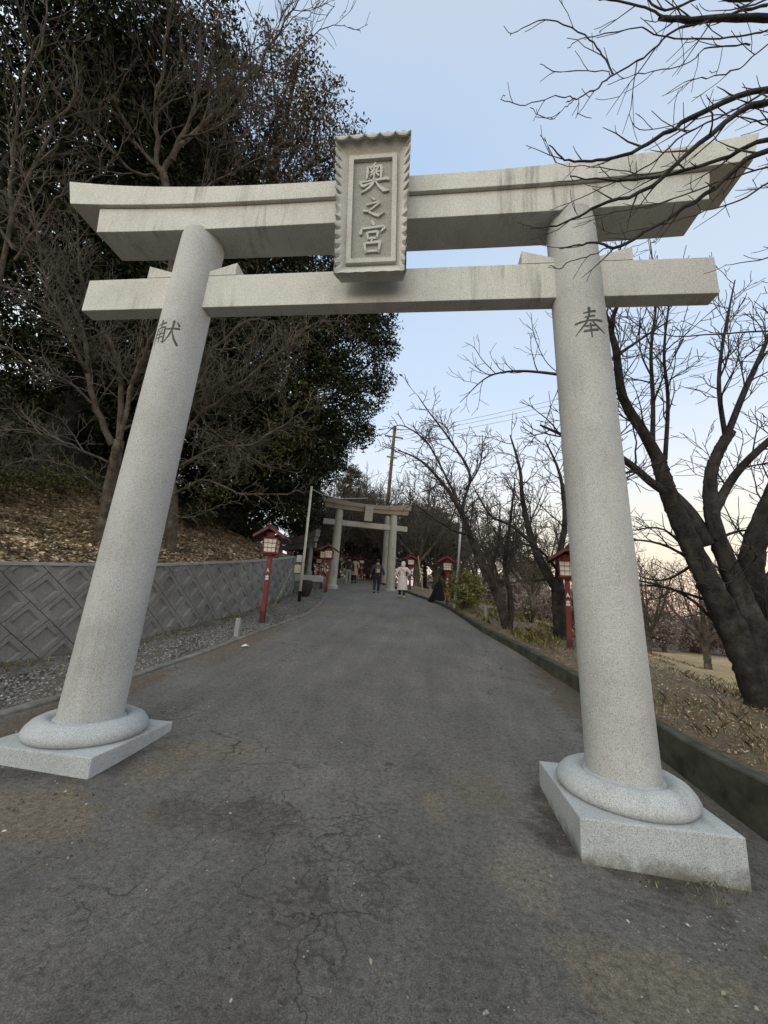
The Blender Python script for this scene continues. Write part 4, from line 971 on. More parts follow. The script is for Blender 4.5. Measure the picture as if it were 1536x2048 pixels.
# left bank: cherry behind the left pillar
t = Tree(41, up=.3, wander=.34, rmin=.006, step=.24, dens=1.35, ang=(25, 65), ratio=.5, lvl=3); t.thin = 0.72
D = 9.3
t.limb(PP([(205, 1125, D), (208, 1040, D), (222, 960, D), (238, 880, D)]), [.22, .19, .16, .15], False, k=12)
for pts, r0, r1, kl in [([(225, 890, D), (195, 820, D), (178, 750, D), (172, 690, D), (150, 620, D), (110, 540, D), (60, 470, D), (10, 420, D)], .11, .02, 1.6),
                    ([(238, 880, D), (243, 790, D + .2), (235, 720, D + .3), (200, 650, D + .3), (170, 580, D + .3), (150, 480, D + .4), (165, 380, D + .5)], .10, .02, 1.7),
                    ([(240, 880, D), (262, 780, D + .1), (290, 700, D), (330, 620, D - .1), (360, 520, D), (400, 430, D + .3)], .08, .015, 1.5),
                    ([(190, 810, D), (140, 765, D - .3), (80, 740, D - .5), (20, 700, D - .7), (-60, 660, D - .8)], .045, .02, 1.2),
                    ([(225, 930, D), (160, 900, D - .5), (90, 870, D - .8), (10, 860, D - 1), (-80, 880, D - 1)], .045, .02, 1.2),
                    ([(210, 1000, D), (180, 960, D - .3), (130, 930, D - .6), (60, 920, D - .9), (0, 935, D - 1)], .035, .012, 1.1),
                    ([(172, 690, D), (120, 640, D - .3), (60, 590, D - .6), (0, 570, D - .9), (-80, 520, D - 1)], .04, .02, 1.3),
                    ([(245, 860, D), (300, 830, D + .6), (360, 800, D + .9), (450, 760, D + 1.2), (540, 700, D + 1.4)], .06, .015, 1.8),
                    ([(178, 750, D), (150, 690, D - .4), (90, 560, D - .8), (70, 430, D - 1), (40, 330, D - 1)], .05, .012, 1.4)]:
    t.limb(PP(pts), np.linspace(r0, r1, len(pts)), klen=kl, frm=.15, jag=.02)
t.finish('cherry_tree', P(205, 1110, 9.3), 'bare grey cherry tree growing from the leafy bank directly behind the left pillar', wood=M['bark_grey'], tw=M['twig_light'], group='bare cherries on the left bank')

# second left-bank cherry, right of the pillar, with drooping curled boughs
t = Tree(42, up=.1, droop=.3, wander=.32, rmin=.0065, step=.25, dens=1.4, ang=(25, 65), ratio=.5, lvl=3); t.thin = 0.8
D = 10.5
t.limb(PP([(340, 1110, D + .3), (345, 1000, D + .3), (330, 900, D + .3)]), [.2, .16, .13], False, k=12)
for pts, r0, r1, kl in [([(335, 920, D + .3), (400, 830, D), (470, 780, D), (560, 700, D), (640, 640, D), (700, 650, D)], .08, .012, 1.8),
                    ([(335, 950, D + .3), (420, 900, D), (500, 890, D - .2), (570, 850, D - .4), (630, 810, D - .5)], .07, .012, 1.6),
                    ([(338, 1000, D + .3), (400, 960, D), (480, 985, D - .4), (560, 990, D - .6), (620, 982, D - .8)], .05, .01, 1.0),
                    ([(330, 900, D + .3), (380, 780, D + .2), (430, 700, D), (500, 640, D), (560, 660, D), (575, 720, D), (560, 790, D)], .07, .01, 1.2),
                    ([(330, 900, D + .3), (350, 760, D + .2), (420, 640, D + .3), (480, 600, D + .3), (520, 560, D + .4)], .07, .014, 1.6),
                    ([(430, 700, D), (500, 690, D - .2), (545, 640, D - .2), (548, 700, D - .3), (570, 760, D - .3)], .028, .008, .8),
                    ([(400, 830, D), (450, 880, D - .3), (530, 930, D - .4), (600, 945, D - .5)], .03, .008, .9),
                    ([(335, 1020, D), (370, 1035, D - .5), (440, 1010, D - 1), (480, 1000, D - 1)], .02, .008, .6)]:
    t.limb(PP(pts), np.linspace(r0, r1, len(pts)), klen=kl, frm=.15, jag=.025)
t.finish('cherry_tree', P(340, 1105, 10.8), 'bare cherry tree whose tangled drooping boughs show right of the left pillar', wood=M['bark_grey'], tw=M['twig_light'], group='bare cherries on the left bank')

# tall bare trees rising above the gate on the left
t = Tree(43, up=.4, wander=.26, rmin=.008, step=.36, dens=1.3, ang=(22, 55), ratio=.5, lvl=3, minlen=.3); t.thin = 0.62
D = 10.8
bs = P(272, 1060, 11.6)
t.limb([bs + (0, 0, -.3)] + PP([(325, 700, D), (348, 480, D), (325, 340, D)]), [.26, .21, .17, .15], False, k=12)
for pts, r0, r1, kl in [([(325, 345, D), (310, 260, D), (320, 150, D), (335, 60, D), (350, -60, D)], .11, .04, 3),
                    ([(325, 345, D), (370, 260, D), (395, 190, D + .2), (400, 80, D + .3), (420, -40, D + .4)], .11, .03, 3),
                    ([(345, 320, D), (430, 230, D + .2), (500, 150, D + .4), (560, 60, D + .6), (610, -30, D + .7)], .10, .02, 2.6),
                    ([(400, 260, D + .2), (500, 210, D + .4), (580, 120, D + .6), (640, 60, D + .8), (690, 50, D + .9)], .05, .012, 1.8),
                    ([(322, 345, D), (270, 280, D), (230, 200, D), (180, 130, D), (140, 40, D)], .10, .03, 2.6),
                    ([(318, 360, D), (250, 330, D - .5), (170, 240, D - .8), (100, 160, D - 1), (40, 60, D - 1.2)], .08, .03, 2.4),
                    ([(325, 420, D), (400, 380, D), (480, 330, D), (560, 300, D + .3), (640, 290, D + .4)], .06, .014, 2)]:
    t.limb(PP(pts), np.linspace(r0, r1, len(pts)), klen=kl, frm=.12, jag=.04)
t.finish('bare_tree', bs, 'tall brown leafless tree fanning out above the left half of the granite torii', wood=M['bark_grey'], tw=M['twig_red'])
t = Tree(44, up=.4, wander=.3, rmin=.007, step=.36, dens=1.1, ang=(22, 60), ratio=.5, lvl=3, minlen=.3); t.thin = 0.62
D = 8.6
bs = np.array(g(-7.6, 2.6))
t.limb([bs + (0, 0, -.3)] + PP([(-30, 760, D), (0, 560, D), (25, 430, D)]), [.11, .09, .075, .065], False)
for pts, r0, r1, kl in [([(25, 430, D), (20, 330, D), (45, 200, D), (90, 60, D), (100, -60, D)], .07, .02, 2),
                    ([(25, 430, D), (70, 330, D), (110, 250, D), (150, 190, D), (150, 90, D)], .07, .015, 1.8),
                    ([(30, 520, D), (90, 430, D), (150, 380, D), (220, 330, D), (260, 260, D)], .05, .012, 1.4),
                    ([(28, 500, D), (-40, 400, D), (-90, 260, D)], .06, .02, 1.8)]:
    t.limb(PP(pts), np.linspace(r0, r1, len(pts)), klen=kl, frm=.12, jag=.03)
t.finish('bare_tree', bs, 'brown leafless tree at the far left edge, standing closest to the camera on the bank', wood=M['bark_grey'], tw=M['twig_red'])

# generic far bare tree, copied
def far_tree(seed, h=6.5):
    t = Tree(seed, up=.35, wander=.25, rmin=.014, step=.42, dens=1.3, ang=(25, 60), ratio=.52, lvl=3, minlen=.3)
    R_ = t.R; t.limb([(0, 0, -.4), (.05, 0, h * .12), (R_.uniform(-.2, .2), 0, h * .25)], [.22, .18, .15], False)
    for k in range(6):
        a = k * 1.05 + R_.uniform(-.3, .3); s_ = R_.uniform(.25, .42) * h
        t.limb([(0, 0, h * (.18 + .02 * k)), (math.cos(a) * s_ * .4, math.sin(a) * s_ * .4, h * .42), (math.cos(a) * s_ * .8, math.sin(a) * s_ * .8, h * .68), (math.cos(a) * s_, math.sin(a) * s_, h * R_.uniform(.85, 1))], [.11, .08, .05, .018], klen=h * .42)
    return t
FT = []
for k, sd in enumerate((101, 102, 103)):
    FT.append(far_tree(sd).finish('bare_tree', (0, 0, 0), 'x', 'tree', M['bark_grey'], M['twig_light']))
far = [ # px, depth, scale, z offset, label
 (700, 33, 1.25, 'leafless tree behind the left pillar of the weathered torii, second trunk from the left'), (660, 29, 1.2, 'leafless tree beyond the far end of the lane, left of the weathered torii'),
 (745, 37, 1.3, 'leafless tree seen through the opening of the weathered torii, left of the navy jacket'), (770, 30, 1.15, 'leafless tree seen through the weathered torii, right of its centre'),
 (830, 27, 1.15, 'leafless tree just right of the weathered torii behind the pale hood'), (868, 31, 1.25, 'leafless tree behind the black sheeting on the right verge'),
 (905, 36, 1.35, 'leafless tree under the rounded dark wood, right of the slim grey pole'), (610, 26, 1.1, 'leafless tree behind the small grey torii'),
 (960, 30, 1.0, 'leafless tree below the lane, behind the green bush'), (1000, 24, .95, 'leafless tree on the slope between the two right cherries'),
 (1065, 22, .85, 'leafless tree on the slope left of the right pillar, low in the valley'), (1210, 26, 1.0, 'leafless tree whose crown shows just right of the right pillar'),
 (1290, 34, 1.2, 'leafless tree on the pale field between right pillar and big cherry'), (1400, 30, 1.15, 'leafless tree on the pale field behind the big cherry trunk'), (1560, 24, 1.15, 'leafless tree at the right edge of the field')]
for i, (px, dp, sc, lb) in enumerate(far):
    o = FT[i] if i < 3 else copy_tree(FT[i % 3]); q = P(px, 1200, dp)
    o.location = g(q[0], q[1], 0); o.scale = (sc, sc, sc); o.rotation_euler.z = i * 1.3; tag(o, lb, 'tree', 'bare trees beyond the gates')

# ------------------------------------------------------------------ leafy crowns
def leaves(lobes, size, dens, name, ratio=.45, seed=1, shell=.55, clump=9, spread=.22, droop=0, hang=0):
    """lobes: (cx,cy,cz,rx,ry,rz). leaf quads gathered in sprays, denser near the surface"""
    R_ = np.random.default_rng(seed); Vs = []
    for (cx, cy, cz, rx, ry, rz) in lobes:
        n = max(4, int(dens * (rx * ry * rz) ** (2 / 3) / clump * 12))
        d = R_.normal(size=(n, 3)); d /= np.linalg.norm(d, axis=1)[:, None]
        rr = (shell + (1 - shell) * R_.random(n) ** .7) * (1 + .12 * np.sin(d[:, 0] * 7 + cx) * np.sin(d[:, 2] * 6 + cy) + .10 * np.sin(d[:, 1] * 13 + cz * 3) + .06 * R_.normal(size=n))
        c = np.array([cx, cy, cz]) + d * rr[:, None] * np.array([rx, ry, rz])
        keep = R_.random(n) < .9; c = c[keep]
        c = np.repeat(c, clump, axis=0); sp_ = spread * size * 8
        c = c + R_.normal(size=c.shape) * sp_ * np.array([1, 1, .55]) 
        Vs.append(c)
    C = np.vstack(Vs); n = len(C)
    ax = R_.normal(size=(n, 3)); ax[:, 2] -= hang; ax /= np.linalg.norm(ax, axis=1)[:, None]
    b = np.cross(ax, R_.normal(size=(n, 3))); b /= np.linalg.norm(b, axis=1)[:, None] + 1e-9
    s_ = size * R_.uniform(.6, 1.35, size=(n, 1)); a1 = ax * s_; b1 = b * s_ * ratio
    nn = np.cross(ax, b) * s_ * .12
    V = np.stack([C - a1, C + b1 * .9 - a1 * .1 + nn, C + a1, C - b1 * .9 - a1 * .1 + nn], 1).reshape(-1, 3)
    F = np.arange(n * 4).reshape(-1, 4)
    return np_mesh(name, V, F)
def lob(px, py, dp, r, sx=1.0, sz=1.0):
    q = P(px, py, dp); rr = r * dp / FPX; return (q[0], q[1], q[2], rr * sx, rr * 1.15, rr * sz)
def evergreen(base, lobes, label, mt, size=.09, dens=60, seed=1, trunk=.28, group='evergreens on the left bank', name='evergreen_tree', core=True, limbs=True, **kw):
    base = np.array(base, float); T = empty(name, tuple(base), label, 'tree', group)
    L = [(a - base[0], b - base[1], c - base[2], d, e, f) for a, b, c, d, e, f in lobes]
    top = max(L, key=lambda q: q[2]); cen = np.mean(np.array(L)[:, :3], axis=0)
    tb = Tubes(); R_ = random.Random(seed); path = np.array([(0, 0, -.5), (cen[0] * .25, cen[1] * .25, cen[2] * .35), (cen[0] * .8, cen[1] * .8, cen[2] * .75), (top[0], top[1], top[2])])
    pp = np.array([[np.interp(s_, [0, 1, 2, 3], path[:, k]) for k in range(3)] for s_ in np.linspace(0, 3, 14)])
    tb.add(pp, np.linspace(trunk, .05, 14), 9)
    if limbs:
        for q in L:
            i = R_.randint(3, 9); a = pp[i]; e = np.array(q[:3]); m = (a + e) / 2 + np.array([R_.uniform(-.3, .3), R_.uniform(-.3, .3), .3]); tb.add(np.array([a, m, e]), [.09, .06, .03], 5)
    link('trunk', tb.mesh('trunk'), M['bark'], T, True)
    me = leaves(L, size, dens, 'crown', seed=seed, **kw); link('crown', me, mt, T)
    return T
# dark evergreens of the left bank
def gb(x, y): return (x, y, float(H(x, y)) - .1)
evergreen(gb(-10.8, 15.5), [lob(645, 640, 16.5, 112), lob(702, 690, 17, 88), lob(748, 650, 17.3, 48), lob(605, 770, 16.5, 108), lob(665, 810, 17, 82), lob(728, 790, 17.5, 48), lob(560, 700, 16, 120),
    lob(640, 560, 16, 100), lob(700, 600, 16.5, 74), lob(545, 590, 15.5, 112), lob(697, 860, 17.5, 46), lob(728, 870, 17.8, 22), lob(620, 880, 17, 78), lob(560, 860, 16.5, 90), lob(590, 940, 17, 62), lob(655, 920, 17.8, 34), lob(640, 965, 18, 26), lob(770, 700, 17.6, 26), lob(768, 760, 17.6, 22), lob(600, 1000, 17.6, 45)],
    'dense dark evergreen whose rounded edge shows under the middle of the tie beam', M['leaf_dark'], .08, 130, 3, .4)
evergreen(gb(-10.6, 10.0), [lob(560, 330, 15, 105), lob(620, 260, 15.5, 80), lob(640, 200, 15.5, 55), lob(570, 190, 15, 78), lob(600, 110, 15, 42), lob(500, 260, 14.5, 105), lob(655, 330, 16, 60), lob(700, 300, 16, 42), lob(712, 262, 16, 20), lob(640, 400, 16, 80),
    lob(500, 420, 15, 110), lob(470, 140, 14.5, 58), lob(560, 470, 15, 100), lob(540, 90, 14.6, 30)],
    'tall ragged evergreen with sky gaps rising directly left of the name plaque', M['leaf_brown'], .075, 74, 4, .4, shell=.35)
evergreen(gb(-11.2, 6.2), [lob(380, 480, 13.5, 130), lob(420, 330, 13.5, 105), lob(340, 250, 13, 105), lob(400, 160, 13, 85), lob(300, 120, 12.6, 100), lob(450, 560, 14, 120), lob(360, 620, 14, 130), lob(470, 700, 14.5, 110), lob(390, 790, 14.5, 110), lob(480, 830, 15, 90), lob(330, 20, 12.5, 80), lob(440, 50, 13, 46)],
    'black green evergreen filling the space behind the left pillar top and lintel', M['leaf_dark'], .08, 105, 5, .45)
evergreen(gb(-11.8, 2.2), [lob(150, 300, 11.5, 165), lob(60, 150, 11, 160), lob(200, 110, 11.2, 130), lob(250, 330, 12, 120), lob(60, 460, 11.5, 160), lob(200, 480, 12, 130), lob(120, 620, 12, 150), lob(250, 620, 12.5, 120), lob(180, 760, 13, 120), lob(60, 760, 12, 120), lob(-60, 600, 11, 170), lob(-80, 300, 10.5, 180), lob(120, -20, 10.6, 130), lob(260, 10, 11.2, 100), lob(-40, 0, 10, 160)],
    'huge near black evergreen filling the top left corner', M['leaf_dark'], .085, 95, 6, .5)
evergreen(gb(-14.5, 10.5), [lob(300, 700, 18, 150), lob(420, 600, 18, 120), lob(250, 540, 18, 130), lob(330, 860, 18, 130), lob(460, 860, 18.5, 110), lob(220, 850, 17.5, 120), lob(120, 880, 17, 110), lob(400, 400, 18, 120), lob(500, 960, 19, 70), lob(420, 980, 19, 60), lob(300, 300, 17.5, 130)],
    'dark evergreen deep in the wood between the left bank cherries', M['leaf_dark'], .14, 70, 7, .45)
evergreen(gb(-14.0, 20.0), [lob(560, 930, 24, 95), lob(640, 900, 24, 60), lob(520, 1010, 24, 60), lob(600, 1030, 25, 50), lob(480, 1040, 24, 50), lob(520, 820, 24, 110), lob(440, 1010, 23, 60)],
    'low dark evergreen behind the far end of the block wall', M['leaf_dark'], .13, 70, 8, .35)
evergreen(gb(-10.0, 12.2), [lob(575, 855, 14.5, 62, 1, .7), lob(520, 900, 14, 70, 1, .7), lob(460, 930, 13.5, 66, 1, .6), lob(600, 800, 14.6, 50, 1, .8), lob(430, 990, 13.3, 46, 1, .6)],
    'brownish olive bushy tree tangled among the drooping boughs right of the left pillar', M['leaf_olive'], .06, 60, 9, .15, shell=.3)

# conifer with tiered pads behind the weathered torii
def conifer(px, top, bot, dp, w, label, seed=1, mt='leaf_pine'):
    R_ = random.Random(seed); L = []
    n = 11
    for k in range(n):
        f = k / (n - 1); y = top + (bot - top) * f; ww = w * (.25 + .75 * f ** .8)
        for j in range(1 if k == 0 else 3):
            L.append(lob(px + (0 if k == 0 else R_.uniform(-ww, ww)), y + R_.uniform(-6, 6), dp + R_.uniform(-.5, .5), 7 + ww * .45, 1.2, .5))
    q = P(px, 1150, dp)
    evergreen((q[0], q[1], float(H(q[0], q[1]))), L, label, M[mt], .10, 55, seed, .25, 'conifers behind the far gate', 'conifer_tree', limbs=False, shell=.2, spread=.16)
conifer(702, 932, 1040, 34, 38, 'tiered olive green conifer peeking above the left half of the weathered torii', 12)
conifer(742, 990, 1060, 40, 34, 'lower dark conifer directly left of the brown utility pole', 13, 'leaf_olive')

# brown rounded woodland beyond the torii
def wood_tree(px, py, dp, r, label, seed, mt='leaf_brown'):
    R_ = random.Random(seed); L = [lob(px, py, dp, r * .8)] + [lob(px + math.cos(a) * r * .5, py + math.sin(a) * r * .45, dp + R_.uniform(-1, 1), r * .55) for a in [k * 1.05 for k in range(6)]]
    q = P(px, 1190, dp); evergreen((q[0], q[1], float(H(q[0], q[1])) - .3), L, label, M[mt], .13, 46, seed, .3, 'round crowned trees of the far wood', 'broadleaf_tree', limbs=False, shell=.4)
wood_tree(850, 1062, 40, 62, 'round brown crowned tree right behind the weathered torii lintel end', 51)
wood_tree(893, 1090, 37, 52, 'round brown tree with its edge against bright sky right of the weathered torii', 52)
wood_tree(810, 1105, 38, 60, 'dim brown crown seen between and under the beams of the weathered torii', 53, 'twigmass')
wood_tree(735, 1100, 36, 62, 'dim brown crown filling the opening of the weathered torii', 54, 'twigmass')
wood_tree(672, 1060, 34, 58, 'dark green brown crown left behind the weathered torii pillar', 55)
wood_tree(620, 1085, 31, 48, 'dark crown above the small grey torii', 56, 'leaf_dark')
wood_tree(1060, 1155, 60, 46, 'small round dark tree on the skyline behind the two right cherries', 57, 'leaf_olive')
wood_tree(905, 1150, 34, 40, 'low purplish brown thicket crown behind the slim grey pole', 58, 'twigmass')
for i, (px, py, dp, r) in enumerate([(960, 1185, 46, 46), (1010, 1185, 50, 44), (1080, 1215, 44, 48), (1130, 1210, 48, 44), (1180, 1215, 46, 44), (1265, 1245, 46, 46), (1320, 1260, 44, 40), (1390, 1270, 46, 44), (1460, 1260, 44, 50), (1540, 1260, 44, 55)]):
    wood_tree(px, py, dp, r, ['purplish twiggy tree of the valley wood beyond the green bush', 'purplish twiggy tree of the valley wood between the two right cherries', 'purplish twiggy tree low behind the forked cherry beside the lantern', 'purplish twiggy tree behind the large right lantern',
        'purplish twiggy tree hidden mostly by the right pillar', 'purplish twiggy tree across the pale field just right of the right pillar', 'purplish twiggy tree under the pale gap of sky right of the right pillar', 'purplish twiggy tree behind the foot of the big cherry', 'purplish twiggy tree seen between the big cherry trunks', 'purplish twiggy tree at the right edge of the picture'][i], 60 + i, 'twigmass')
# far wooded ridge that closes the view
def ridge():
    R_ = np.random.default_rng(4); L = []
    for a in np.arange(-75, 75, 1.6):
        d = 95 + 12 * math.sin(a * .21); x = CAM[0] + d * math.sin(math.radians(a)); y = CAM[1] + d * math.cos(math.radians(a))
        h = 5.5 + 2 * math.sin(a * .37) + R_.uniform(-1, 1) + (3 if a < 10 else 0); z = float(H(x, min(y, 200)))
        L.append((x, y, z + h * .45, 3.2, 3.2, h * .65))
    tag(link('far_wood', leaves(L, .55, 22, 'far_wood', seed=9, shell=.3, clump=5, spread=.12), M['twigmass']), 'far off brownish wood closing the skyline beyond the field', 'wood', kind='stuff')
ridge()

# shrubs
def shrub(name, base, rx, ry, rz, label, mt, size=.05, dens=70, seed=1, group=None, n=7, cat='shrub'):
    T = empty(name, tuple(base), label, cat, group); R_ = random.Random(seed)
    L = [(0, 0, rz * .55, rx * .7, ry * .7, rz * .6)] + [(R_.uniform(-.55, .55) * rx, R_.uniform(-.55, .55) * ry, rz * R_.uniform(.35, .75), rx * .45, ry * .45, rz * .4) for _ in range(n)]
    link('foliage', leaves(L, size, dens, 'foliage', seed=seed, shell=.3, spread=.15), M[mt], T)
    tb = Tubes()
    for _ in range(9):
        a = R_.uniform(0, 6.28); s_ = R_.uniform(.2, .7); tb.add(np.array([(0, 0, -.1), (math.cos(a) * rx * s_ * .5, math.sin(a) * ry * s_ * .5, rz * .5), (math.cos(a) * rx * s_, math.sin(a) * ry * s_, rz * .95)]), [.02, .014, .006], 4)
    link('stems', tb.mesh('stems'), M['twig'], T); return T
q = g(2.15, 11.0); shrub('bush', q, .8, .8, 1.35, 'rounded yellow green evergreen bush on the right verge behind the slender cherry', 'leaf_bush', .045, 300, 1)
q = g(4.1, 9.6); shrub('bush', q, .55, .5, .5, 'small dark green bush between the two right cherries', 'leaf_olive', .04, 90, 2)
for i, (x, y, rx, rz, mt_, lb) in enumerate([(-9.3, 3.9, 1.1, 1.0, 'leaf_olive', 'olive undergrowth shrub on the bank left of the left pillar cherry'), (-10.2, 2.4, 1.3, 1.1, 'leaf_dark', 'dark green undergrowth shrub at the left edge of the bank'),
        (-9.6, 5.6, 1.2, 1.0, 'leaf_olive', 'olive undergrowth shrub directly behind the left pillar cherry'), (-9.0, 7.7, 1.2, .8, 'leaf_olive', 'olive shrub on the bank right of the left pillar'), (-8.2, 9.8, 1.4, .9, 'leaf_dark', 'dark shrub under the drooping boughs above the middle of the block wall'),
        (-8.3, 12.4, 1.5, 1.0, 'leaf_dark', 'dark shrub above the far part of the block wall'), (-8.6, 15, 1.6, 1.2, 'leaf_dark', 'dark shrub behind the nearest left lantern roof'), (-9.6, 1.0, 1.4, 1.6, 'leaf_dark', 'tall dark shrub at the left picture edge under the black evergreen'), (-9.8, 4.0, 1.5, 1.8, 'leaf_dark', 'tall dark shrub deep behind the left pillar cherry')]):
    shrub('shrub', g(x, y), rx, rx, rz, lb, mt_, .05, 60, 20 + i, 'undergrowth shrubs on the left bank')

# dwarf bamboo and dry weeds on the right verge
def blades(name, pts, h0, h1, w, mt, seed, label, cat='ground cover', lean=.5, per=1):
    R_ = np.random.default_rng(seed); P_ = np.repeat(np.asarray(pts, float), per, axis=0); n = len(P_); P_ = P_ + np.concatenate([R_.normal(size=(n, 2)) * .05, np.zeros((n, 1))], 1)
    a = R_.uniform(0, 6.28, n); h = R_.uniform(h0, h1, n); l = R_.uniform(.1, lean, n) * h
    d = np.stack([np.cos(a), np.sin(a), np.zeros(n)], 1); s_ = np.stack([-np.sin(a), np.cos(a), np.zeros(n)], 1) * (w * R_.uniform(.6, 1.3, n))[:, None]
    up = np.array([0, 0, 1.]); mid = P_ + d * (l * .35)[:, None] + up * (h * .6)[:, None]; tip = P_ + d * l[:, None] + up * h[:, None]
    V = np.stack([P_ - s_ * .5, P_ + s_ * .5, mid + s_, tip, mid - s_], 1).reshape(-1, 3)
    me = np_mesh(name, V, np.arange(n * 5).reshape(-1, 5)); tag(link(name, me, M[mt]), label, cat, kind='stuff')
R_ = np.random.default_rng(3)
def scatter(n, fx, y0, y1, seed=0, pw=1.0):
    R2 = np.random.default_rng(seed); ys = y0 + (y1 - y0) * R2.random(n) ** pw; out = []
    for y in ys:
        a, b = fx(y); x = R2.uniform(a, b); out.append((x, y, float(H(x, y))))
    return np.array(out)
pt = scatter(2400, lambda y: (float(xr(y)) + .35, float(xr(y)) + 3.0), 5.6, 16, 1); pt = pt[np.sin(pt[:, 0] * 2.3) * np.sin(pt[:, 1] * 1.9 + 1) > .1]
blades('dwarf_bamboo', pt, .05, .20, .008, 'leaf_bamboo', 5, 'yellow green dwarf bamboo along the top of the right kerb wall', lean=.9, per=3)
pt = scatter(7000, lambda y: (float(xr(y)) + .3, float(xr(y)) + 9.0), -1, 14, 2); pt = pt[np.sin(pt[:, 0] * 1.3 + 2) * np.sin(pt[:, 1] * 1.1) > .05]
blades('dry_weeds', pt, .02, .13, .0032, 'straw_leaf', 6, 'dry straw coloured weeds on the slope right of the right pillar', lean=1.1, per=3)
pt = scatter(500, lambda y: (float(xw(y)) + .05, float(xw(y)) + .5), -6, 15, 4); blades('verge_weeds', pt, .02, .09, .006, 'leaf_bamboo', 8, 'short weeds along the foot of the block wall', lean=1.2, per=2)
for (cx_, cy_, n_, lb) in ((3.0, -.66, 60, 'tuft'), ):
    pt = np.array([(2.75 + R_.normal() * .16, -.62 + R_.normal() * .05, float(hr(2.7, -.62))) for _ in range(26)]); blades('grass_tuft', pt, .015, .06, .0022, 'leaf_bamboo', 10, 'small green weeds against the front of the right plinth', 'grass', lean=1.1, per=2)

# leaf litter
def flakes(name, pts, size, mt, seed, label, cat, ratio=.6, curl=.35, lift=.01):
    R2 = np.random.default_rng(seed); C = np.asarray(pts, float); n = len(C); C[:, 2] += lift + R2.random(n) * lift
    nrm_ = np.stack([R2.normal(size=n) * curl, R2.normal(size=n) * curl, np.ones(n)], 1); nrm_ /= np.linalg.norm(nrm_, axis=1)[:, None]
    a = np.cross(nrm_, R2.normal(size=(n, 3))); a /= np.linalg.norm(a, axis=1)[:, None]; b = np.cross(nrm_, a); s_ = size * R2.uniform(.5, 1.4, (n, 1))
    a = a * s_; b = b * s_ * ratio; V = np.stack([C - a, C + b + nrm_ * s_ * .15, C + a, C - b + nrm_ * s_ * .15], 1).reshape(-1, 3)
    tag(link(name, np_mesh(name, V, np.arange(n * 4).reshape(-1, 4)), M[mt]), label, cat, kind='stuff')
pt = scatter(42000, lambda y: (float(xw(y)) - 5.2, float(xw(y)) - .2), -2, 15.5, 11); flakes('leaf_litter', pt, .055, 'litter', 12, 'brown fallen leaves covering the bank above the block wall', 'leaf litter', .5, .5, .02)
pt = scatter(16000, lambda y: (float(xr(y)) + .16, float(xr(y)) + 5), -3, 12, 13); flakes('fallen_leaves', pt, .019, 'litter', 14, 'fallen leaves on the right verge behind the kerb wall', 'leaf litter', .5, .5, .015)
pt = scatter(1100, lambda y: (float(xl(y)) + .02, float(xr(y)) - .05), -3.4, 9, 15, 1.2)
# most bits gather towards the edges
pt = pt[(np.abs((pt[:, 0] - (xl(pt[:, 1]) + xr(pt[:, 1])) / 2) / ((xr(pt[:, 1]) - xl(pt[:, 1])) / 2)) ** 2 + .25 > R_.random(len(pt)))]
pt[:, 2] = hr(pt[:, 0], pt[:, 1]); flakes('road_debris', pt, .013, 'bits', 16, 'scattered pale leaf and grit bits on the asphalt', 'debris', .6, .4, .008)

# loose gravel of the verge
def stones(name, pts, size, mt, seed, label, cat):
    R2 = np.random.default_rng(seed); C = np.asarray(pts, float); n = len(C)
    o = np.array([(1, 0, 0), (0, 1, 0), (-1, 0, 0), (0, -1, 0), (0, 0, 1), (0, 0, -1)], float)
    s_ = (size * R2.uniform(.45, 1.5, (n, 1, 1))) * R2.uniform(.6, 1.3, (n, 1, 3)) * np.array([1, 1, .65]); a = R2.uniform(0, 6.28, n); ca, sa = np.cos(a), np.sin(a)
    V = o[None] * s_ + R2.normal(size=(n, 6, 3)) * size * .13; x = V[..., 0] * ca[:, None] - V[..., 1] * sa[:, None]; y = V[..., 0] * sa[:, None] + V[..., 1] * ca[:, None]
    V = np.stack([x, y, V[..., 2]], -1) + C[:, None]
    F = np.array([(0, 1, 4), (1, 2, 4), (2, 3, 4), (3, 0, 4), (1, 0, 5), (2, 1, 5), (3, 2, 5), (0, 3, 5)])
    F = (F[None] + (np.arange(n) * 6)[:, None, None]).reshape(-1, 3); tag(link(name, np_mesh(name, V.reshape(-1, 3), F), M[mt]), label, cat, kind='stuff')
pt = scatter(26000, lambda y: (float(xw(y)) + .25 + .5 * (y < 8) * abs(math.sin(y * .9)), float(xl(y)) - .16), -1.5, 16, 17, 1.15); pt[:, 2] = hr(xl(pt[:, 1]), pt[:, 1]) + .035
stones('gravel', pt, .019, 'stones', 18, 'loose grey gravel stones between the kerb and the block wall', 'gravel')
pt = scatter(5200, lambda y: (-2.6, 3.0), -3.6, 1.2, 23); pt = pt[(np.sin(pt[:, 0] * 2.1 + pt[:, 1] * .7) * np.sin(pt[:, 1] * 1.7 - .6) + .9 * np.exp(-((pt[:, 0] - .15) / .6) ** 2) > .35)]; pt[:, 2] = hr(pt[:, 0], pt[:, 1]) + .005
stones('worn_grit', pt, .0055, 'grit', 24, 'fine loose grit on the worn strip down the middle of the asphalt', 'grit')
pt = np.concatenate([scatter(260, lambda y: (-3.3, -1.2), -1.5, -.6, 19), scatter(160, lambda y: (1.1, 3.6), -2.1, -.7, 20), scatter(200, lambda y: (float(xl(y)), float(xl(y)) + .35), -1, 9, 21)]); pt[:, 2] = hr(pt[:, 0], pt[:, 1]) + .006
stones('road_grit', pt, .010, 'stones', 22, 'grit and small stones on the asphalt around the plinths and along the left kerb', 'grit')
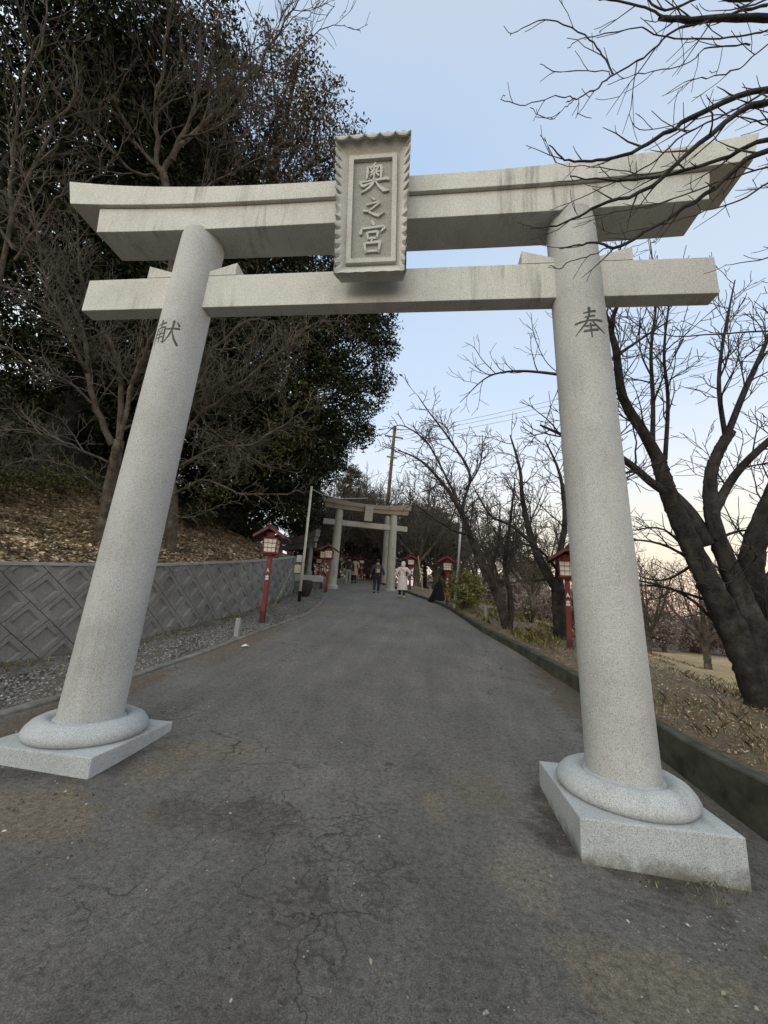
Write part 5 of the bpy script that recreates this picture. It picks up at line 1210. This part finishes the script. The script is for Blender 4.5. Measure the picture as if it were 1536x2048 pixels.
# ------------------------------------------------------------------ people
def skin_mesh(name, pts, edges, mt, parent, sub=2, root=0):
    """pts: list of (xyz, rx, ry); edges between indices; grown into one continuous surface"""
    me = bpy.data.meshes.new(name); me.from_pydata([p[0] for p in pts], edges, []); o = bpy.data.objects.new(name, me); COL.objects.link(o)
    md = o.modifiers.new('s', 'SKIN'); md.use_smooth_shade = True; md.branch_smoothing = .3
    sv = me.skin_vertices[0].data
    for i, p in enumerate(pts): sv[i].radius = (p[1], p[2] if len(p) > 2 else p[1]); sv[i].use_root = (i == root)
    ms = o.modifiers.new('d', 'SUBSURF'); ms.levels = sub; ms.render_levels = sub
    dg = bpy.context.evaluated_depsgraph_get(); new = bpy.data.meshes.new_from_object(o.evaluated_get(dg)); new.name = name
    bpy.data.objects.remove(o); bpy.data.meshes.remove(me)
    return link(name, new, mt, parent, True)
def person(loc, rz, h, label, coat, trousers, shoes, pose, style='jacket', hood=False, hair='short', group=None):
    k = h / 1.7; T = empty('person', loc, label, 'person', group, rz)
    def q(x, y, z): return (x * k, y * k, z * k)
    ls, rs_ = pose['legs']      # forward offset of each foot (metres), lift
    J = {'pel': (0, 0, .93), 'sp': (0, .0, 1.12), 'ch': (0, .01, 1.33), 'nk': (0, .01, 1.47), 'h1': (0, .02, 1.56), 'h2': (0, .03, 1.64), 'h3': (0, .02, 1.70)}
    arms = pose['arms']
    pts, ed = [], []
    def add(p, r, r2=None, par=None):
        pts.append((q(*p), r * k, (r2 or r) * k)); i = len(pts) - 1
        if par is not None: ed.append((par, i))
        return i
    a = add(J['pel'], .13, .10); s1 = add(J['sp'], .12, .09, a); c1 = add(J['ch'], .14, .10, s1); n1 = add(J['nk'], .055, .055, c1)
    h1 = add(J['h1'], .070, .085, n1); h2 = add(J['h2'], .076, .092, h1); h3 = add(J['h3'], .05, .06, h2); add((0, .125, 1.585), .014, .014, h1)
    legs = []
    for sx, (fy, lift) in ((-1, ls), (1, rs_)):
        hp_ = (sx * .09, 0, .88); kn = (sx * .10, fy * .5 + .05, .49 + lift * .5); an = (sx * .10, fy - .02, .09 + lift); to = (sx * .115, fy + .12, .035 + lift * .4)
        i = add(hp_, .085, .085, a); j = add(kn, .055, .055, i); m = add(an, .038, .038, j); add(to, .035, .028, m); legs.append((hp_, kn, an, to))
    for sx, (el, wr) in zip((-1, 1), arms):
        i = add((sx * .17, .01, 1.40), .055, .055, c1); j = add(el, .042, .042, i); m = add(wr, .028, .022, j)
        d = np.array(wr) - np.array(el); d /= np.linalg.norm(d); pm = tuple(np.array(wr) + d * .07); p_ = add(pm, .034, .018, m)
        for f, (ox, ln) in enumerate(((-.027, .070), (-.009, .080), (.009, .076), (.026, .060))):
            b_ = np.array(pm) + d * .02 + np.array([0, ox, 0]); f1 = add(tuple(b_ + d * ln * .5), .0085, .0085, p_); add(tuple(b_ + d * ln + np.array([-sx * .015, 0, 0])), .0075, .0075, f1)
        t1 = add(tuple(np.array(wr) + d * .04 + np.array([0, .04, 0])), .010, .010, m); add(tuple(np.array(wr) + d * .08 + np.array([0, .055, 0])), .008, .008, t1)
    skin_mesh('body', pts, ed, M['skin'], T, 1)
    # trousers and shoes
    P_, E_ = [], []
    def ad(p, r, r2=None, par=None):
        P_.append((q(*p), r * k, (r2 or r) * k)); i = len(P_) - 1
        if par is not None: E_.append((par, i))
        return i
    w = ad((0, 0, .98), .165, .125); c = ad((0, 0, .88), .165, .13, w)
    for hp_, kn, an, to in legs:
        i = ad((hp_[0] * 1.1, hp_[1], .80), .10, .10, c); j = ad(kn, .075, .078, i); ad((an[0], an[1], an[2] + .02), .058, .062, j)
    skin_mesh('trousers', P_, E_, M[trousers], T, 1)
    for hp_, kn, an, to in legs:
        skin_mesh('shoe', [(q(an[0], an[1] - .05, an[2] - .035), .066 * k, .07 * k), (q(an[0], an[1] + .03, an[2] - .03), .066 * k, .062 * k), (q(*to), .058 * k, .045 * k)], [(0, 1), (1, 2)], M[shoes], T, 1)
    # upper garment
    P_, E_ = [], []
    pf = .035 if style != 'jacket' else .03
    hem = .86 if style == 'jacket' else .84
    a = ad((0, 0, hem), .17, .135); b_ = ad((0, 0, 1.0), .155, .12, a); s1 = ad((0, 0, 1.15), .165, .13, b_); c1 = ad((0, 0, 1.34), .19, .135, s1); n1 = ad((0, 0, 1.47), .085, .085, c1)
    for sx, (el, wr) in zip((-1, 1), arms):
        i = ad((sx * .18, 0, 1.39), .085, .085, c1); j = ad(el, .075, .075, i); ad(tuple(np.array(el) * .1 + np.array(wr) * .9), .055, .055, j)
    g_ = skin_mesh('jacket' if style == 'jacket' else 'coat', P_, E_, M[coat], T, 2)
    if style == 'long':
        b = MB(); prof = []
        z0, z1 = pose.get('hem', .42), 1.02
        for i in range(41):
            z = z0 + (z1 - z0) * i / 40; rr = .235 - .045 * (z - z0) / (z1 - z0); prof.append((rr * k * (1 - .035 * abs(math.sin((z - z0) / .095 * math.pi)) ** .4 + .035), z * k))
        n0 = len(b.v); b.lathe([(p[0] - .012 * k, p[1]) for p in prof[:1]] + prof + [(.1 * k, prof[-1][1] + .02)], (0, 0, 0), 28, True)
        b.v = [(x * 1.0, y * .8, z) for x, y, z in b.v]; b.build('coat_skirt', M[coat], g_, smooth=True)
    if hood:
        skin_mesh('hood', [(q(0, .0, 1.42), .10 * k, .10 * k), (q(0, -.01, 1.53), .11 * k, .115 * k), (q(0, .0, 1.64), .12 * k, .125 * k), (q(0, .02, 1.73), .075 * k, .08 * k)], [(0, 1), (1, 2), (2, 3)], M[coat], T, 2)
    elif hair:
        lo = 1.50 if hair == 'long' else 1.57
        skin_mesh('hair', [(q(0, -.035, lo - .02), .085 * k, .07 * k), (q(0, -.035, 1.60), .118 * k, .112 * k), (q(0, -.02, 1.68), .115 * k, .115 * k), (q(0, .0, 1.74), .085 * k, .09 * k)], [(0, 1), (1, 2), (2, 3)], M['hair'] if hair != 'white' else M['coat_white'], T, 1)
    return T
def feet(px, py, dp):
    q = P(px, py, dp); return (q[0], q[1], float(hr(q[0], q[1])) + .0)
def dirto(loc, ang=0.0): return math.atan2(-(loc[0] - CAM[0]), loc[1] - CAM[1]) + ang
ARM = lambda s, e=(.25, -.03, 1.13), w=(.27, .06, .88): ((s * e[0], e[1], e[2]), (s * w[0], w[1], w[2]))
q = P(803, 1198, 17.6); loc = (q[0], q[1], q[2]); person(loc, dirto(loc), 1.66, 'woman in a hooded long pale quilted coat walking beside the weathered torii pillar', 'coat_white', 'trouser_dark', 'shoe_grey',
    {'legs': ((.16, .05), (-.10, .02)), 'arms': (ARM(-1, (.30, -.06, 1.16), (.20, .10, 1.02)), ARM(1, (.36, -.06, 1.17), (.19, .12, 1.05))), 'hem': .40}, 'long', True)
b = MB(); b.tube([(loc[0] - .1, loc[1] - .12, loc[2] + 1.36), (loc[0] + .05, loc[1] - .17, loc[2] + 1.22), (loc[0] + .24, loc[1] - .10, loc[2] + 1.02), (loc[0] + .26, loc[1] + .1, loc[2] + .98)], .009, 5)
bg_ = b; b.box((loc[0] + .28, loc[1] + .14, loc[2] + .92), (.1, .2, .16)); tag(b.build('shoulder_bag', M['bag']), 'dark strap and small shoulder bag across the back of the pale quilted coat', 'bag')
q = P(752, 1188, 19.6); loc = tuple(q); person(loc, dirto(loc), 1.70, 'man in a navy jacket and dark trousers walking up the middle of the lane', 'coat_navy', 'trouser_dark', 'trouser_dark',
    {'legs': ((-.10, .03), (.12, .0)), 'arms': (ARM(-1, (.29, -.02, 1.14), (.33, .03, .92)), ARM(1, (.29, -.02, 1.14), (.36, .02, .90)))}, 'jacket', False, 'short')
b = MB(); rzz = dirto(loc); Mr = Matrix.Rotation(rzz, 3, 'Z')
b.box(Vector(loc) + Mr @ Vector((.02, -.20, 1.17)), (.27, .13, .34), Mr); pk = tag(b.build('backpack', M['bag'], bevel=.03), 'small brownish backpack on the man in the navy jacket', 'backpack')
b = MB(); b.box(Vector(loc) + Mr @ Vector((.03, -.272, 1.13)), (.15, .03, .17), Mr); b.build('front_pocket', M['straw'], pk, bevel=.008)
q = P(695, 1169, 24.8); loc = tuple(q); person(loc, dirto(loc), 1.74, 'man in a black puffer jacket and grey green trousers near the left gate pillar', 'coat_black', 'trouser_grey', 'shoe_grey',
    {'legs': ((-.12, .02), (.12, .0)), 'arms': (ARM(-1, (.28, -.02, 1.14), (.24, .08, .95)), ARM(1, (.28, -.04, 1.14), (.26, .02, .90)))}, 'jacket', False, 'short')
b = MB(); b.box((loc[0] + .30, loc[1] - .02, loc[2] + .98), (.12, .2, .3)); tag(b.build('hand_bag', M['coat_black'], bevel=.03), 'black bag hanging at the right side of the man in the black puffer jacket', 'bag')
q = P(707, 1167, 26.0); loc = tuple(q); person(loc, dirto(loc), 1.70, 'woman in a beige pink coat walking beside the man in the black puffer jacket', 'coat_pink', 'trouser_dark', 'trouser_dark',
    {'legs': ((.1, .0), (-.12, .05)), 'arms': (ARM(-1), ARM(1, (.28, .0, 1.14), (.25, .1, .95))), 'hem': .55}, 'long', False, 'long')
q = P(671.5, 1161, 28.5); loc = tuple(q); person(loc, dirto(loc), 1.62, 'white haired person in dark jacket and jeans just right of the far left gate pillar', 'coat_black', 'jeans', 'shoe_grey',
    {'legs': ((.08, .0), (-.08, .03)), 'arms': (ARM(-1), ARM(1))}, 'jacket', False, 'white')
